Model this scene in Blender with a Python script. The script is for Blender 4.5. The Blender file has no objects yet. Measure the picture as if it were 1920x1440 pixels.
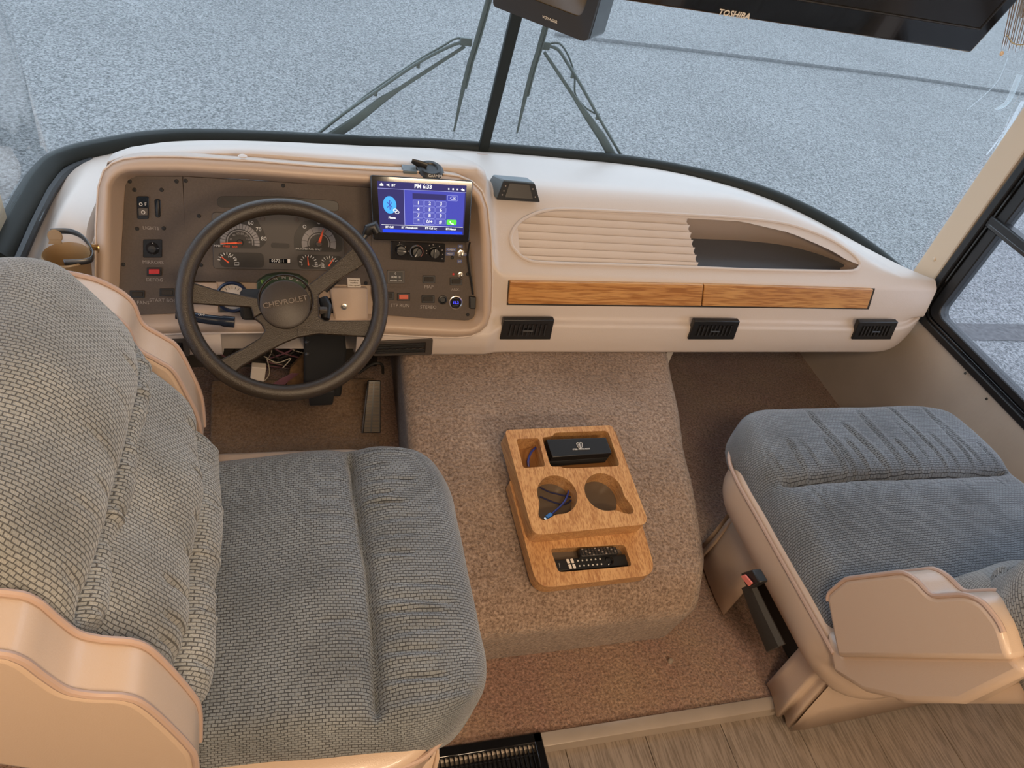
import bpy, bmesh, math, random
from math import sin, cos, pi, radians, sqrt, atan2, exp
from mathutils import Vector as V, Matrix, noise
random.seed(7)
scn = bpy.context.scene
COL = scn.collection
# ------------------------------------------------------------------ camera, world, light, exposure
F = 1400.0
CAM = V((0, 0, 1.55))
RX = V((0.956416, -0.221807, 0.189924))     # camera right in world
RD = V((-0.012523, -0.680962, -0.732212))   # camera down in world
RF = V((0.291741, 0.697920, -0.654060))     # camera forward in world
cd = bpy.data.cameras.new('camera')
cam = bpy.data.objects.new('camera', cd)
COL.objects.link(cam)
cam.matrix_world = Matrix(((RX.x, -RD.x, -RF.x, CAM.x), (RX.y, -RD.y, -RF.y, CAM.y), (RX.z, -RD.z, -RF.z, CAM.z), (0, 0, 0, 1)))
cd.sensor_fit = 'HORIZONTAL'
cd.sensor_width = 36
cd.lens = 36 * F / 1920
cd.clip_start = 0.02
scn.camera = cam
w = bpy.data.worlds.new('sky')
scn.world = w
w.use_nodes = True
bg = w.node_tree.nodes['Background']
bg.inputs[0].default_value = (0.72, 0.84, 1.0, 1)
bg.inputs[1].default_value = 2.3
vs = scn.view_settings
vs.view_transform = 'Standard'
vs.look = 'None'
vs.gamma = 1
vs.use_curve_mapping = False
vs.exposure = 0.0


def area(name, loc, target, sx, sy, power, col):
    l = bpy.data.lights.new(name, 'AREA')
    l.shape = 'RECTANGLE'
    l.size = sx
    l.size_y = sy
    l.energy = power
    l.color = col
    o = bpy.data.objects.new(name, l)
    COL.objects.link(o)
    o.location = loc
    o.rotation_euler = (V(target) - V(loc)).to_track_quat('-Z', 'Y').to_euler()
    return o


# the ceiling lamps of the cab and the living room behind (above the frame)
area('ceiling_lamp_light', (0.10, -0.30, 1.93), (0.25, 0.50, 0.3), 0.35, 0.25, 18, (1.0, 0.72, 0.45))
area('living_lamp_light', (0.9, -1.25, 1.90), (0.8, 0.9, 0.2), 0.6, 0.3, 30, (1.0, 0.76, 0.52))


def ray(px, py):
    return RX * ((px - 960) / F) + RD * ((py - 720) / F) + RF


def hit(px, py, p0=None, n=None, x=None, y=None, z=None):
    """point of a real surface (a plane of the cab) that a measured picture point lies on"""
    d = ray(px, py)
    if x is not None: t = (x - CAM.x) / d.x
    elif y is not None: t = (y - CAM.y) / d.y
    elif z is not None: t = (z - CAM.z) / d.z
    else: t = (p0 - CAM).dot(n) / d.dot(n)
    return CAM + d * t


# ------------------------------------------------------------------ materials
def nm(name):
    m = bpy.data.materials.new(name)
    m.use_nodes = True
    nt = m.node_tree
    return m, nt, nt.nodes['Principled BSDF']


def N(nt, t, **k):
    n = nt.nodes.new(t)
    for a, b in k.items():
        if a.startswith('i_'):
            n.inputs[a[2:].replace('_', ' ')].default_value = b
        else:
            setattr(n, a, b)
    return n


def c4(c): return (c[0], c[1], c[2], 1)


def mat(name, col, rough=0.5, metal=0.0, bump=0.0, scale=200, var=0.0, vscale=8, emit=0, spec=0.5, coat=0, sheen=0):
    m, nt, p = nm(name)
    L = nt.links.new
    p.inputs['Base Color'].default_value = c4(col)
    p.inputs['Roughness'].default_value = rough
    p.inputs['Metallic'].default_value = metal
    p.inputs['Specular IOR Level'].default_value = spec
    p.inputs['Coat Weight'].default_value = coat
    p.inputs['Sheen Weight'].default_value = sheen
    if emit:
        p.inputs['Emission Color'].default_value = c4(col)
        p.inputs['Emission Strength'].default_value = emit
    tc = N(nt, 'ShaderNodeTexCoord')
    if var:
        nz = N(nt, 'ShaderNodeTexNoise', i_Scale=vscale, i_Detail=5.0)
        L(tc.outputs['Object'], nz.inputs['Vector'])
        cr = N(nt, 'ShaderNodeValToRGB')
        cr.color_ramp.elements[0].position = 0.3
        cr.color_ramp.elements[1].position = 0.7
        cr.color_ramp.elements[0].color = c4([c * (1 - var) for c in col])
        cr.color_ramp.elements[1].color = c4([min(1, c * (1 + var)) for c in col])
        L(nz.outputs['Fac'], cr.inputs['Fac'])
        L(cr.outputs['Color'], p.inputs['Base Color'])
    if bump:
        nb = N(nt, 'ShaderNodeTexNoise', i_Scale=scale, i_Detail=3.0)
        L(tc.outputs['Object'], nb.inputs['Vector'])
        b = N(nt, 'ShaderNodeBump', i_Strength=bump, i_Distance=0.001)
        L(nb.outputs['Fac'], b.inputs['Height'])
        L(b.outputs['Normal'], p.inputs['Normal'])
    return m


def fabric(name, c1, c2, dark, size=0.010):
    m, nt, p = nm(name)
    L = nt.links.new
    p.inputs['Roughness'].default_value = 0.85
    p.inputs['Sheen Weight'].default_value = 0.35
    p.inputs['Sheen Roughness'].default_value = 0.4
    uv = N(nt, 'ShaderNodeUVMap')
    # slight wander of the weave
    nz = N(nt, 'ShaderNodeTexNoise', i_Scale=22.0, i_Detail=2.0)
    L(uv.outputs['UV'], nz.inputs['Vector'])
    ad = N(nt, 'ShaderNodeVectorMath', operation='MULTIPLY_ADD')
    L(nz.outputs['Color'], ad.inputs[0])
    ad.inputs[1].default_value = (0.006, 0.006, 0)
    L(uv.outputs['UV'], ad.inputs[2])
    br = N(nt, 'ShaderNodeTexBrick')
    br.offset = 0.5
    br.inputs['Scale'].default_value = 1.0
    br.inputs['Brick Width'].default_value = size
    br.inputs['Row Height'].default_value = size * 0.56
    br.inputs['Mortar Size'].default_value = size * 0.085
    br.inputs['Mortar Smooth'].default_value = 0.6
    br.inputs['Color1'].default_value = c4(c1)
    br.inputs['Color2'].default_value = c4(c2)
    br.inputs['Mortar'].default_value = c4(dark)
    L(ad.outputs['Vector'], br.inputs['Vector'])
    yn = N(nt, 'ShaderNodeTexNoise', i_Scale=700.0, i_Detail=2.0)
    L(uv.outputs['UV'], yn.inputs['Vector'])
    wn = N(nt, 'ShaderNodeTexNoise', i_Scale=9.0, i_Detail=4.0)
    L(uv.outputs['UV'], wn.inputs['Vector'])
    mx = N(nt, 'ShaderNodeMix', data_type='RGBA', blend_type='OVERLAY')
    mx.inputs[0].default_value = 0.55
    L(br.outputs['Color'], mx.inputs[6])
    L(yn.outputs['Fac'], mx.inputs[7])
    mw = N(nt, 'ShaderNodeMix', data_type='RGBA', blend_type='OVERLAY')
    mw.inputs[0].default_value = 0.5
    L(mx.outputs[2], mw.inputs[6])
    L(wn.outputs['Fac'], mw.inputs[7])
    L(mw.outputs[2], p.inputs['Base Color'])
    mm = N(nt, 'ShaderNodeMath', operation='MULTIPLY_ADD')
    L(br.outputs['Fac'], mm.inputs[0])
    mm.inputs[1].default_value = -1.0
    my = N(nt, 'ShaderNodeMath', operation='MULTIPLY')
    L(yn.outputs['Fac'], my.inputs[0])
    my.inputs[1].default_value = 0.5
    L(my.outputs[0], mm.inputs[2])
    b = N(nt, 'ShaderNodeBump', i_Strength=0.9, i_Distance=0.0016)
    L(mm.outputs[0], b.inputs['Height'])
    L(b.outputs['Normal'], p.inputs['Normal'])
    return m


def carpet_mat(name, a, b_, c_, sc=1.0):
    m, nt, p = nm(name)
    L = nt.links.new
    p.inputs['Roughness'].default_value = 1.0
    p.inputs['Specular IOR Level'].default_value = 0.1
    p.inputs['Sheen Weight'].default_value = 0.3
    tc = N(nt, 'ShaderNodeTexCoord')
    fine = N(nt, 'ShaderNodeTexNoise', i_Scale=165.0 * sc, i_Detail=4.0, i_Roughness=0.7)
    L(tc.outputs['Object'], fine.inputs['Vector'])
    big = N(nt, 'ShaderNodeTexNoise', i_Scale=5.0, i_Detail=6.0, i_Roughness=0.6)
    L(tc.outputs['Object'], big.inputs['Vector'])
    r1 = N(nt, 'ShaderNodeValToRGB')
    r1.color_ramp.elements[0].position = 0.36
    r1.color_ramp.elements[1].position = 0.64
    r1.color_ramp.elements[0].color = c4(a)
    r1.color_ramp.elements[1].color = c4(b_)
    L(big.outputs['Fac'], r1.inputs['Fac'])
    r2 = N(nt, 'ShaderNodeValToRGB')
    r2.color_ramp.elements[0].position = 0.35
    r2.color_ramp.elements[1].position = 0.68
    r2.color_ramp.elements[0].color = c4(c_)
    r2.color_ramp.elements[1].color = (1, 1, 1, 1)
    L(fine.outputs['Fac'], r2.inputs['Fac'])
    mx = N(nt, 'ShaderNodeMix', data_type='RGBA', blend_type='MULTIPLY')
    mx.inputs[0].default_value = 0.9
    L(r1.outputs['Color'], mx.inputs[6])
    L(r2.outputs['Color'], mx.inputs[7])
    L(mx.outputs[2], p.inputs['Base Color'])
    mid = N(nt, 'ShaderNodeTexNoise', i_Scale=60.0, i_Detail=2.0)
    L(tc.outputs['Object'], mid.inputs['Vector'])
    am = N(nt, 'ShaderNodeMath', operation='ADD')
    L(fine.outputs['Fac'], am.inputs[0])
    L(mid.outputs['Fac'], am.inputs[1])
    b = N(nt, 'ShaderNodeBump', i_Strength=1.0, i_Distance=0.006)
    L(am.outputs[0], b.inputs['Height'])
    L(b.outputs['Normal'], p.inputs['Normal'])
    return m


def wood(name, c1, c2, c3, axis='X', scale=1.0, rough=0.35, stretch=14, coat=0.3, streak=60):
    m, nt, p = nm(name)
    L = nt.links.new
    p.inputs['Roughness'].default_value = rough
    p.inputs['Coat Weight'].default_value = coat
    p.inputs['Coat Roughness'].default_value = 0.15
    tc = N(nt, 'ShaderNodeTexCoord')
    mp = N(nt, 'ShaderNodeMapping')
    s = [1.0, 1.0, 1.0]
    s['XYZ'.index(axis)] = 1.0 / stretch
    mp.inputs['Scale'].default_value = s
    L(tc.outputs['Object'], mp.inputs['Vector'])
    n1 = N(nt, 'ShaderNodeTexNoise', i_Scale=9.0 * scale, i_Detail=3.0, i_Distortion=0.6)
    L(mp.outputs['Vector'], n1.inputs['Vector'])
    wv = N(nt, 'ShaderNodeMath', operation='MULTIPLY')
    L(n1.outputs['Fac'], wv.inputs[0])
    wv.inputs[1].default_value = 55.0
    sn = N(nt, 'ShaderNodeMath', operation='SINE')
    L(wv.outputs[0], sn.inputs[0])
    n2 = N(nt, 'ShaderNodeTexNoise', i_Scale=streak * 4 * scale, i_Detail=4.0)
    L(mp.outputs['Vector'], n2.inputs['Vector'])
    r1 = N(nt, 'ShaderNodeMapRange')
    r1.inputs['From Min'].default_value = -1
    L(sn.outputs[0], r1.inputs['Value'])
    mx = N(nt, 'ShaderNodeMix', data_type='RGBA')
    L(r1.outputs['Result'], mx.inputs[0])
    mx.inputs[6].default_value = c4(c1)
    mx.inputs[7].default_value = c4(c2)
    r2 = N(nt, 'ShaderNodeValToRGB')
    r2.color_ramp.elements[0].position = 0.38
    r2.color_ramp.elements[1].position = 0.56
    r2.color_ramp.elements[0].color = c4(c3)
    r2.color_ramp.elements[1].color = (1, 1, 1, 1)
    L(n2.outputs['Fac'], r2.inputs['Fac'])
    m2 = N(nt, 'ShaderNodeMix', data_type='RGBA', blend_type='MULTIPLY')
    m2.inputs[0].default_value = 0.75
    L(mx.outputs[2], m2.inputs[6])
    L(r2.outputs['Color'], m2.inputs[7])
    L(m2.outputs[2], p.inputs['Base Color'])
    b = N(nt, 'ShaderNodeBump', i_Strength=0.3, i_Distance=0.0006)
    L(n2.outputs['Fac'], b.inputs['Height'])
    L(b.outputs['Normal'], p.inputs['Normal'])
    return m


M = {}
M['fabric'] = fabric('seat_weave', (0.165, 0.185, 0.205), (0.200, 0.220, 0.238), (0.030, 0.034, 0.042), 0.0092)
M['fabric_back'] = fabric('seat_back_weave', (0.250, 0.255, 0.245), (0.300, 0.300, 0.285), (0.075, 0.075, 0.074), 0.0100)
M['vinyl'] = mat('tan_vinyl', (0.55, 0.42, 0.325), 0.33, bump=0.25, scale=500, coat=0.15)
M['piping'] = mat('piping_vinyl', (0.46, 0.33, 0.27), 0.4)
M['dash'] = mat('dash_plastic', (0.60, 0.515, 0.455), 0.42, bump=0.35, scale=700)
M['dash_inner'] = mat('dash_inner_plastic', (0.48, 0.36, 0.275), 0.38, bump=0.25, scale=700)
M['panel'] = mat('panel_taupe', (0.098, 0.077, 0.064), 0.6, bump=0.3, scale=900, var=0.08, vscale=300, spec=0.2)
M['black'] = mat('black_plastic', (0.012, 0.012, 0.013), 0.42)
M['blackmatte'] = mat('black_rubber', (0.016, 0.016, 0.017), 0.75)
M['gloss'] = mat('black_gloss', (0.006, 0.006, 0.007), 0.08, coat=0.5)
M['seal'] = mat('seal_rubber', (0.014, 0.017, 0.015), 0.6, spec=.3)
M['wheel'] = mat('wheel_brown', (0.032, 0.023, 0.016), 0.33, bump=0.7, scale=650)
M['hub'] = mat('hub_brown', (0.045, 0.035, 0.028), 0.45, bump=0.3, scale=900)
M['cluster'] = mat('cluster_grey', (0.062, 0.051, 0.044), 0.5)
M['dial'] = mat('dial_black', (0.020, 0.017, 0.016), 0.4)
M['band'] = mat('dial_band', (0.24, 0.22, 0.21), 0.6)
M['orange'] = mat('needle_orange', (0.85, 0.10, 0.03), 0.5)
M['white'] = mat('print_white', (0.62, 0.60, 0.57), 0.6)
M['dim'] = mat('print_dim', (0.30, 0.26, 0.23), 0.7)
M['red'] = mat('switch_red', (0.55, 0.03, 0.03), 0.4)
M['redorange'] = mat('switch_orange', (0.55, 0.10, 0.05), 0.4)
M['bluelabel'] = mat('label_blue', (0.05, 0.08, 0.25), 0.5)
M['metal'] = mat('bright_metal', (0.6, 0.57, 0.52), 0.25, 1.0)
M['darkmetal'] = mat('dark_metal', (0.12, 0.12, 0.12), 0.4, 0.8)
M['brass'] = mat('brass', (0.46, 0.31, 0.14), 0.3, 0.9)
M['brassdark'] = mat('cup_tan', (0.27, 0.17, 0.08), 0.4)
M['oak'] = wood('oak', (0.52, 0.245, 0.075), (0.60, 0.31, 0.105), (0.55, 0.42, 0.32), 'X')
M['oak_y'] = wood('oak_console', (0.50, 0.265, 0.105), (0.58, 0.33, 0.14), (0.58, 0.44, 0.36), 'Y', rough=0.4, stretch=30, streak=90)
M['vinylwood'] = wood('plank_vinyl', (0.235, 0.185, 0.145), (0.275, 0.22, 0.175), (0.52, 0.50, 0.47), 'Y', 1.0, 0.5, 14, 0.05, 60)
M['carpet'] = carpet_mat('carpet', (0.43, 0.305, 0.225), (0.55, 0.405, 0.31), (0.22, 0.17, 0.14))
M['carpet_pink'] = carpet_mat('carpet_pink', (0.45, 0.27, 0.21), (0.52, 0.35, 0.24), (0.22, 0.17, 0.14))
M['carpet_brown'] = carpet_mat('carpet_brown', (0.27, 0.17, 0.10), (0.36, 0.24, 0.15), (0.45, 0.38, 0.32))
M['wall'] = mat('wall_tan', (0.50, 0.44, 0.38), 0.7, bump=0.4, scale=90, var=0.07, vscale=6)
M['pillar'] = mat('pillar_cream', (0.66, 0.53, 0.39), 0.45)
M['whitewall'] = mat('ceiling_cream', (0.55, 0.50, 0.44), 0.7)
M['trim'] = mat('trim_strip', (0.36, 0.30, 0.25), 0.35, 0.2, var=0.1)
M['firewall'] = mat('firewall_dark', (0.035, 0.028, 0.022), 0.9)
M['wiper'] = mat('wiper_grey', (0.085, 0.105, 0.10), 0.45)
M['mat_grey'] = mat('tray_mat', (0.085, 0.09, 0.10), 0.55, bump=0.3, scale=500)
M['device'] = mat('device_slate', (0.10, 0.125, 0.14), 0.42)
M['screenoff'] = mat('screen_olive', (0.075, 0.062, 0.042), 0.15)
M['tvscreen'] = mat('tv_screen', (0.012, 0.011, 0.011), 0.12)
M['buckle'] = mat('buckle_red', (0.75, 0.20, 0.16), 0.4)
M['strap'] = mat('strap_black', (0.02, 0.018, 0.016), 0.6, bump=0.5, scale=500)
M['cable_blue'] = mat('cable_blue', (0.03, 0.05, 0.28), 0.4)
M['plug_blue'] = mat('plug_blue', (0.03, 0.20, 0.65), 0.4)
M['keypad'] = mat('key_cream', (0.75, 0.68, 0.62), 0.5)
M['paper'] = mat('paper', (0.62, 0.54, 0.46), 0.7)
M['wire_white'] = mat('wire_white', (0.42, 0.37, 0.30), 0.5)
M['wire_pink'] = mat('wire_purple', (0.16, 0.07, 0.09), 0.5)
M['green'] = mat('gear_green', (0.02, 0.045, 0.02), 0.4)
M['greenlit'] = mat('gear_green_lit', (0.20, 0.38, 0.08), 0.5)


def emat(name, col, s=1.0):
    m, nt, p = nm(name)
    p.inputs['Base Color'].default_value = (0.01, 0.01, 0.01, 1)
    p.inputs['Roughness'].default_value = 0.5
    p.inputs['Specular IOR Level'].default_value = 0.1
    p.inputs['Emission Color'].default_value = c4(col)
    p.inputs['Emission Strength'].default_value = s
    return m


M['e_navy'] = emat('screen_navy', (0.030, 0.028, 0.15))
M['e_blue'] = emat('screen_blue', (0.065, 0.075, 0.50))
M['e_bar'] = emat('screen_bar', (0.01, 0.06, 0.95), 1.1)
M['e_line'] = emat('screen_line', (0.38, 0.40, 0.85))
M['e_white'] = emat('screen_white', (1, 1, 1), 1.1)
M['e_key'] = emat('screen_key', (0.10, 0.11, 0.50))
M['e_cyan'] = emat('screen_cyan', (0.07, 0.45, 1.0), 1.1)
M['e_green'] = emat('screen_green', (0.15, 0.9, 0.08), 1.0)
M['e_volt'] = emat('volt_blue', (0.06, 0.06, 1.0), 2.0)

# asphalt
m, nt, p = nm('asphalt')
L = nt.links.new
tc = N(nt, 'ShaderNodeTexCoord')
v1 = N(nt, 'ShaderNodeTexNoise', i_Scale=62.0, i_Detail=4.0, i_Roughness=0.8)
L(tc.outputs['Object'], v1.inputs['Vector'])
v2 = N(nt, 'ShaderNodeTexNoise', i_Scale=0.7, i_Detail=4.0)
L(tc.outputs['Object'], v2.inputs['Vector'])
r = N(nt, 'ShaderNodeValToRGB')
e = r.color_ramp.elements
e[0].position = 0.39
e[0].color = (0.045, 0.045, 0.046, 1)
e[1].position = 0.61
e[1].color = (0.315, 0.315, 0.31, 1)
L(v1.outputs['Fac'], r.inputs['Fac'])
mx = N(nt, 'ShaderNodeMix', data_type='RGBA', blend_type='OVERLAY')
mx.inputs[0].default_value = 0.25
L(r.outputs['Color'], mx.inputs[6])
L(v2.outputs['Fac'], mx.inputs[7])
L(mx.outputs[2], p.inputs['Base Color'])
p.inputs['Roughness'].default_value = 0.7
b = N(nt, 'ShaderNodeBump', i_Strength=0.8, i_Distance=0.012)
L(v1.outputs['Fac'], b.inputs['Height'])
L(b.outputs['Normal'], p.inputs['Normal'])
M['asphalt'] = m
M['tar'] = mat('tar', (0.15, 0.15, 0.15), 0.6, bump=0.5, scale=80, var=0.3, vscale=30)
M['patch'] = mat('asphalt_patch', (0.085, 0.08, 0.08), 0.7, bump=1, scale=60, var=0.5, vscale=40)

# thin window glass with a film of dust
def glass(name, haze, tint, grime=True):
    m = bpy.data.materials.new(name)
    m.use_nodes = True
    nt = m.node_tree
    nt.nodes.clear()
    L = nt.links.new
    out = N(nt, 'ShaderNodeOutputMaterial')
    tr = N(nt, 'ShaderNodeBsdfTransparent')
    tr.inputs[0].default_value = c4(tint)
    gl = N(nt, 'ShaderNodeBsdfGlossy')
    gl.inputs['Roughness'].default_value = 0.03
    fr = N(nt, 'ShaderNodeFresnel', i_IOR=1.18)
    m1 = N(nt, 'ShaderNodeMixShader')
    fs = N(nt, 'ShaderNodeMath', operation='MULTIPLY')
    fs.inputs[1].default_value = 0.35
    L(fr.outputs[0], fs.inputs[0])
    L(fs.outputs[0], m1.inputs[0])
    L(tr.outputs[0], m1.inputs[1])
    L(gl.outputs[0], m1.inputs[2])
    df = N(nt, 'ShaderNodeBsdfTranslucent')
    df.inputs[0].default_value = (0.75, 0.8, 0.82, 1)
    m2 = N(nt, 'ShaderNodeMixShader')
    tc = N(nt, 'ShaderNodeTexCoord')
    nz = N(nt, 'ShaderNodeTexNoise', i_Scale=3.0, i_Detail=6.0)
    L(tc.outputs['Object'], nz.inputs['Vector'])
    mr = N(nt, 'ShaderNodeMapRange')
    mr.inputs['From Min'].default_value = 0.35
    mr.inputs['From Max'].default_value = 0.75
    mr.inputs['To Min'].default_value = haze * 0.7
    mr.inputs['To Max'].default_value = haze * 1.5
    L(nz.outputs['Fac'], mr.inputs['Value'])
    L(mr.outputs['Result'], m2.inputs[0])
    L(m1.outputs[0], m2.inputs[1])
    L(df.outputs[0], m2.inputs[2])
    L(m2.outputs[0], out.inputs['Surface'])
    return m


M['glass'] = glass('windshield_glass', 0.020, (0.93, 0.97, 0.97))
M['sideglass'] = glass('side_glass', 0.015, (0.95, 0.95, 0.97))
M['film'] = glass('dust_film', 0.26, (1, 1, 1))


# ------------------------------------------------------------------ object helpers
class MB:
    def __init__(s):
        s.v = []
        s.f = []
        s.uv = None

    def add(s, vs, fs):
        o = len(s.v)
        s.v += [V(v) for v in vs]
        s.f += [tuple(i + o for i in f) for f in fs]
        return s

    def prism(s, pts, vec):
        pts = [V(p) for p in pts]
        vec = V(vec)
        n = len(pts)
        nn = V((0, 0, 0))
        for i in range(n):
            nn += pts[i].cross(pts[(i + 1) % n])
        if nn.dot(vec) > 0:
            pts.reverse()
        o = [p + vec for p in pts]
        fs = [tuple(range(n)), tuple(range(2 * n - 1, n - 1, -1))]
        for i in range(n):
            j = (i + 1) % n
            fs.append((j, i, n + i, n + j))
        return s.add(pts + o, fs)

    def box(s, c, d, R=None):
        c = V(c)
        vs = []
        for x in (-.5, .5):
            for y in (-.5, .5):
                for z in (-.5, .5):
                    q = V((x * d[0], y * d[1], z * d[2]))
                    vs.append(c + (R @ q if R else q))
        return s.add(vs, [(0, 1, 3, 2), (4, 6, 7, 5), (0, 4, 5, 1), (2, 3, 7, 6), (0, 2, 6, 4), (1, 5, 7, 3)])

    def tube(s, pts, r, n=10, closed=False, caps=True, flat=None):
        pts = [V(p) for p in pts]
        m = len(pts)
        rs = r if isinstance(r, (list, tuple)) else [r] * m
        vs = []
        up = None
        for i in range(m):
            if closed:
                t = pts[(i + 1) % m] - pts[i - 1]
            else:
                t = pts[min(i + 1, m - 1)] - pts[max(i - 1, 0)]
            t.normalize()
            if up is None:
                up = V((0, 0, 1)) if abs(t.z) < .9 else V((1, 0, 0))
            a = up - t * up.dot(t)
            if a.length < 1e-6:
                a = t.orthogonal()
            a.normalize()
            up = a
            b = t.cross(a)
            for k in range(n):
                an = 2 * pi * k / n
                sx = cos(an) * rs[i]
                sy = sin(an) * rs[i] * (flat or 1)
                vs.append(pts[i] + a * sx + b * sy)
        fs = []
        for i in range(m if closed else m - 1):
            i2 = (i + 1) % m
            for k in range(n):
                k2 = (k + 1) % n
                fs.append((i * n + k, i * n + k2, i2 * n + k2, i2 * n + k))
        if caps and not closed:
            fs.append(tuple(range(n - 1, -1, -1)))
            fs.append(tuple((m - 1) * n + k for k in range(n)))
        return s.add(vs, fs)

    def lathe(s, c, ax, prof, n=32, ref=None):
        """prof: (radius, height) pairs along axis ax from c"""
        c = V(c)
        ax = V(ax).normalized()
        a = V(ref).normalized() if ref else ax.orthogonal().normalized()
        b = ax.cross(a)
        vs = []
        for (r, h) in prof:
            for k in range(n):
                an = 2 * pi * k / n
                vs.append(c + ax * h + (a * cos(an) + b * sin(an)) * max(r, 1e-5))
        fs = []
        for i in range(len(prof) - 1):
            for k in range(n):
                k2 = (k + 1) % n
                fs.append((i * n + k, i * n + k2, (i + 1) * n + k2, (i + 1) * n + k))
        return s.add(vs, fs)

    def grid(s, rows, closed=False, cols_closed=False):
        m = len(rows)
        n = len(rows[0])
        vs = [p for r in rows for p in r]
        fs = []
        for i in range(m - 1 if not closed else m):
            for j in range(n - 1 if not cols_closed else n):
                i2 = (i + 1) % m
                j2 = (j + 1) % n
                fs.append((i * n + j, i * n + j2, i2 * n + j2, i2 * n + j))
        return s.add(vs, fs)

    def done(s, name, m, parent=None, smooth=True, bevel=0, seg=2, angle=35, fix=True, solid=0, subsurf=0):
        me = bpy.data.meshes.new(name)
        me.from_pydata(s.v, [], s.f)
        me.materials.append(m)
        if fix:
            bm = bmesh.new()
            bm.from_mesh(me)
            bmesh.ops.recalc_face_normals(bm, faces=bm.faces)
            bm.to_mesh(me)
            bm.free()
        o = bpy.data.objects.new(name, me)
        COL.objects.link(o)
        if smooth:
            me.shade_smooth()
            me.set_sharp_from_angle(angle=radians(angle))
        if solid:
            k = o.modifiers.new('solid', 'SOLIDIFY')
            k.thickness = solid
            k.offset = 0
        if bevel:
            k = o.modifiers.new('bevel', 'BEVEL')
            k.width = bevel
            k.segments = seg
            k.limit_method = 'ANGLE'
            k.angle_limit = radians(40)
        if subsurf:
            k = o.modifiers.new('sub', 'SUBSURF')
            k.levels = subsurf
            k.render_levels = subsurf
        if parent:
            o.parent = parent
            o.matrix_parent_inverse = parent.matrix_world.inverted() if parent.type != 'EMPTY' else Matrix.Translation(-parent.location)
        return o


def tag(o, label=None, cat=None, group=None, kind=None):
    if label: o['label'] = label
    if cat: o['category'] = cat
    if group: o['group'] = group
    if kind: o['kind'] = kind
    return o


def empty(name, loc, label=None, cat=None, group=None, kind=None):
    o = bpy.data.objects.new(name, None)
    COL.objects.link(o)
    o.location = loc
    o.empty_display_size = 0.05
    return tag(o, label, cat, group, kind)


def text(s, size, m, parent, origin, ux, uy, name='lettering', depth=0.0003, align='CENTER', shear=0, bold=0, lift=0.0004):
    cu = bpy.data.curves.new('txt', 'FONT')
    cu.body = s
    cu.size = size
    cu.align_x = align
    cu.align_y = 'CENTER'
    cu.extrude = depth
    cu.shear = shear
    cu.offset = bold
    cu.resolution_u = 2
    t = bpy.data.objects.new('txt', cu)
    COL.objects.link(t)
    bpy.context.view_layer.update()
    me = bpy.data.meshes.new_from_object(t.evaluated_get(bpy.context.evaluated_depsgraph_get()))
    bpy.data.objects.remove(t)
    bpy.data.curves.remove(cu)
    ux = V(ux).normalized()
    uy = V(uy)
    uy = (uy - ux * uy.dot(ux)).normalized()
    uz = ux.cross(uy)
    o3 = V(origin) + uz * lift
    for v in me.vertices:
        v.co = o3 + ux * v.co.x + uy * v.co.y + uz * v.co.z
    me.materials.clear()
    me.materials.append(m)
    me.name = name
    o = bpy.data.objects.new(name, me)
    COL.objects.link(o)
    if parent:
        o.parent = parent
        o.matrix_parent_inverse = Matrix.Translation(-parent.location) if parent.type == 'EMPTY' else Matrix.Identity(4)
    return o


def lerp(a, b, t): return a + (b - a) * t


def sstep(a, b, x):
    t = max(0, min(1, (x - a) / (b - a)))
    return t * t * (3 - 2 * t)


def spline(pts, n=8, closed=False):
    pts = [V(p) for p in pts]
    m = len(pts)
    out = []
    for i in range(m if closed else m - 1):
        if closed:
            p0, p1, p2, p3 = pts[i - 1], pts[i], pts[(i + 1) % m], pts[(i + 2) % m]
        else:
            p0, p1, p2, p3 = pts[max(i - 1, 0)], pts[i], pts[i + 1], pts[min(i + 2, m - 1)]
        for k in range(n):
            t = k / n
            out.append(0.5 * ((2 * p1) + (p2 - p0) * t + (2 * p0 - 5 * p1 + 4 * p2 - p3) * t * t + (3 * p1 - p0 - 3 * p2 + p3) * t ** 3))
    if not closed:
        out.append(pts[-1].copy())
    return out


def interp(tab, x):
    if x <= tab[0][0]: return tab[0][1]
    for (a, b), (c, d) in zip(tab, tab[1:]):
        if x <= c:
            return lerp(b, d, (x - a) / (c - a))
    return tab[-1][1]


def roundpoly(pts, r, n=6):
    """round the corners of a closed 3D polygon; r a number or a list"""
    out = []
    m = len(pts)
    for i in range(m):
        p = V(pts[i]); a = V(pts[i - 1]); b = V(pts[(i + 1) % m])
        rr = r[i] if isinstance(r, (list, tuple)) else r
        if rr <= 0:
            out.append(p)
            continue
        da = (a - p); db = (b - p)
        ra = min(rr, da.length * .49); rb = min(rr, db.length * .49)
        A = p + da.normalized() * ra
        B = p + db.normalized() * rb
        for k in range(n + 1):
            t = k / n
            out.append(A * (1 - t) ** 2 + p * 2 * t * (1 - t) + B * t * t)
    return out


# ------------------------------------------------------------------ structure
XL, XR = -0.556, 1.86


def gridplane(x0, x1, y0, y1, nx, ny, fz):
    rows = []
    for j in range(ny + 1):
        y = lerp(y0, y1, j / ny)
        rows.append([V((lerp(x0, x1, i / nx), y, fz(lerp(x0, x1, i / nx), y))) for i in range(nx + 1)])
    return rows


road = MB().grid(gridplane(-12, 20, -2, 18, 8, 8, lambda x, y: -0.8)).done('ground', M['asphalt'], smooth=False)
tag(road, kind='structure')
road['label'] = 'grey speckled asphalt of the street outside'
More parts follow.
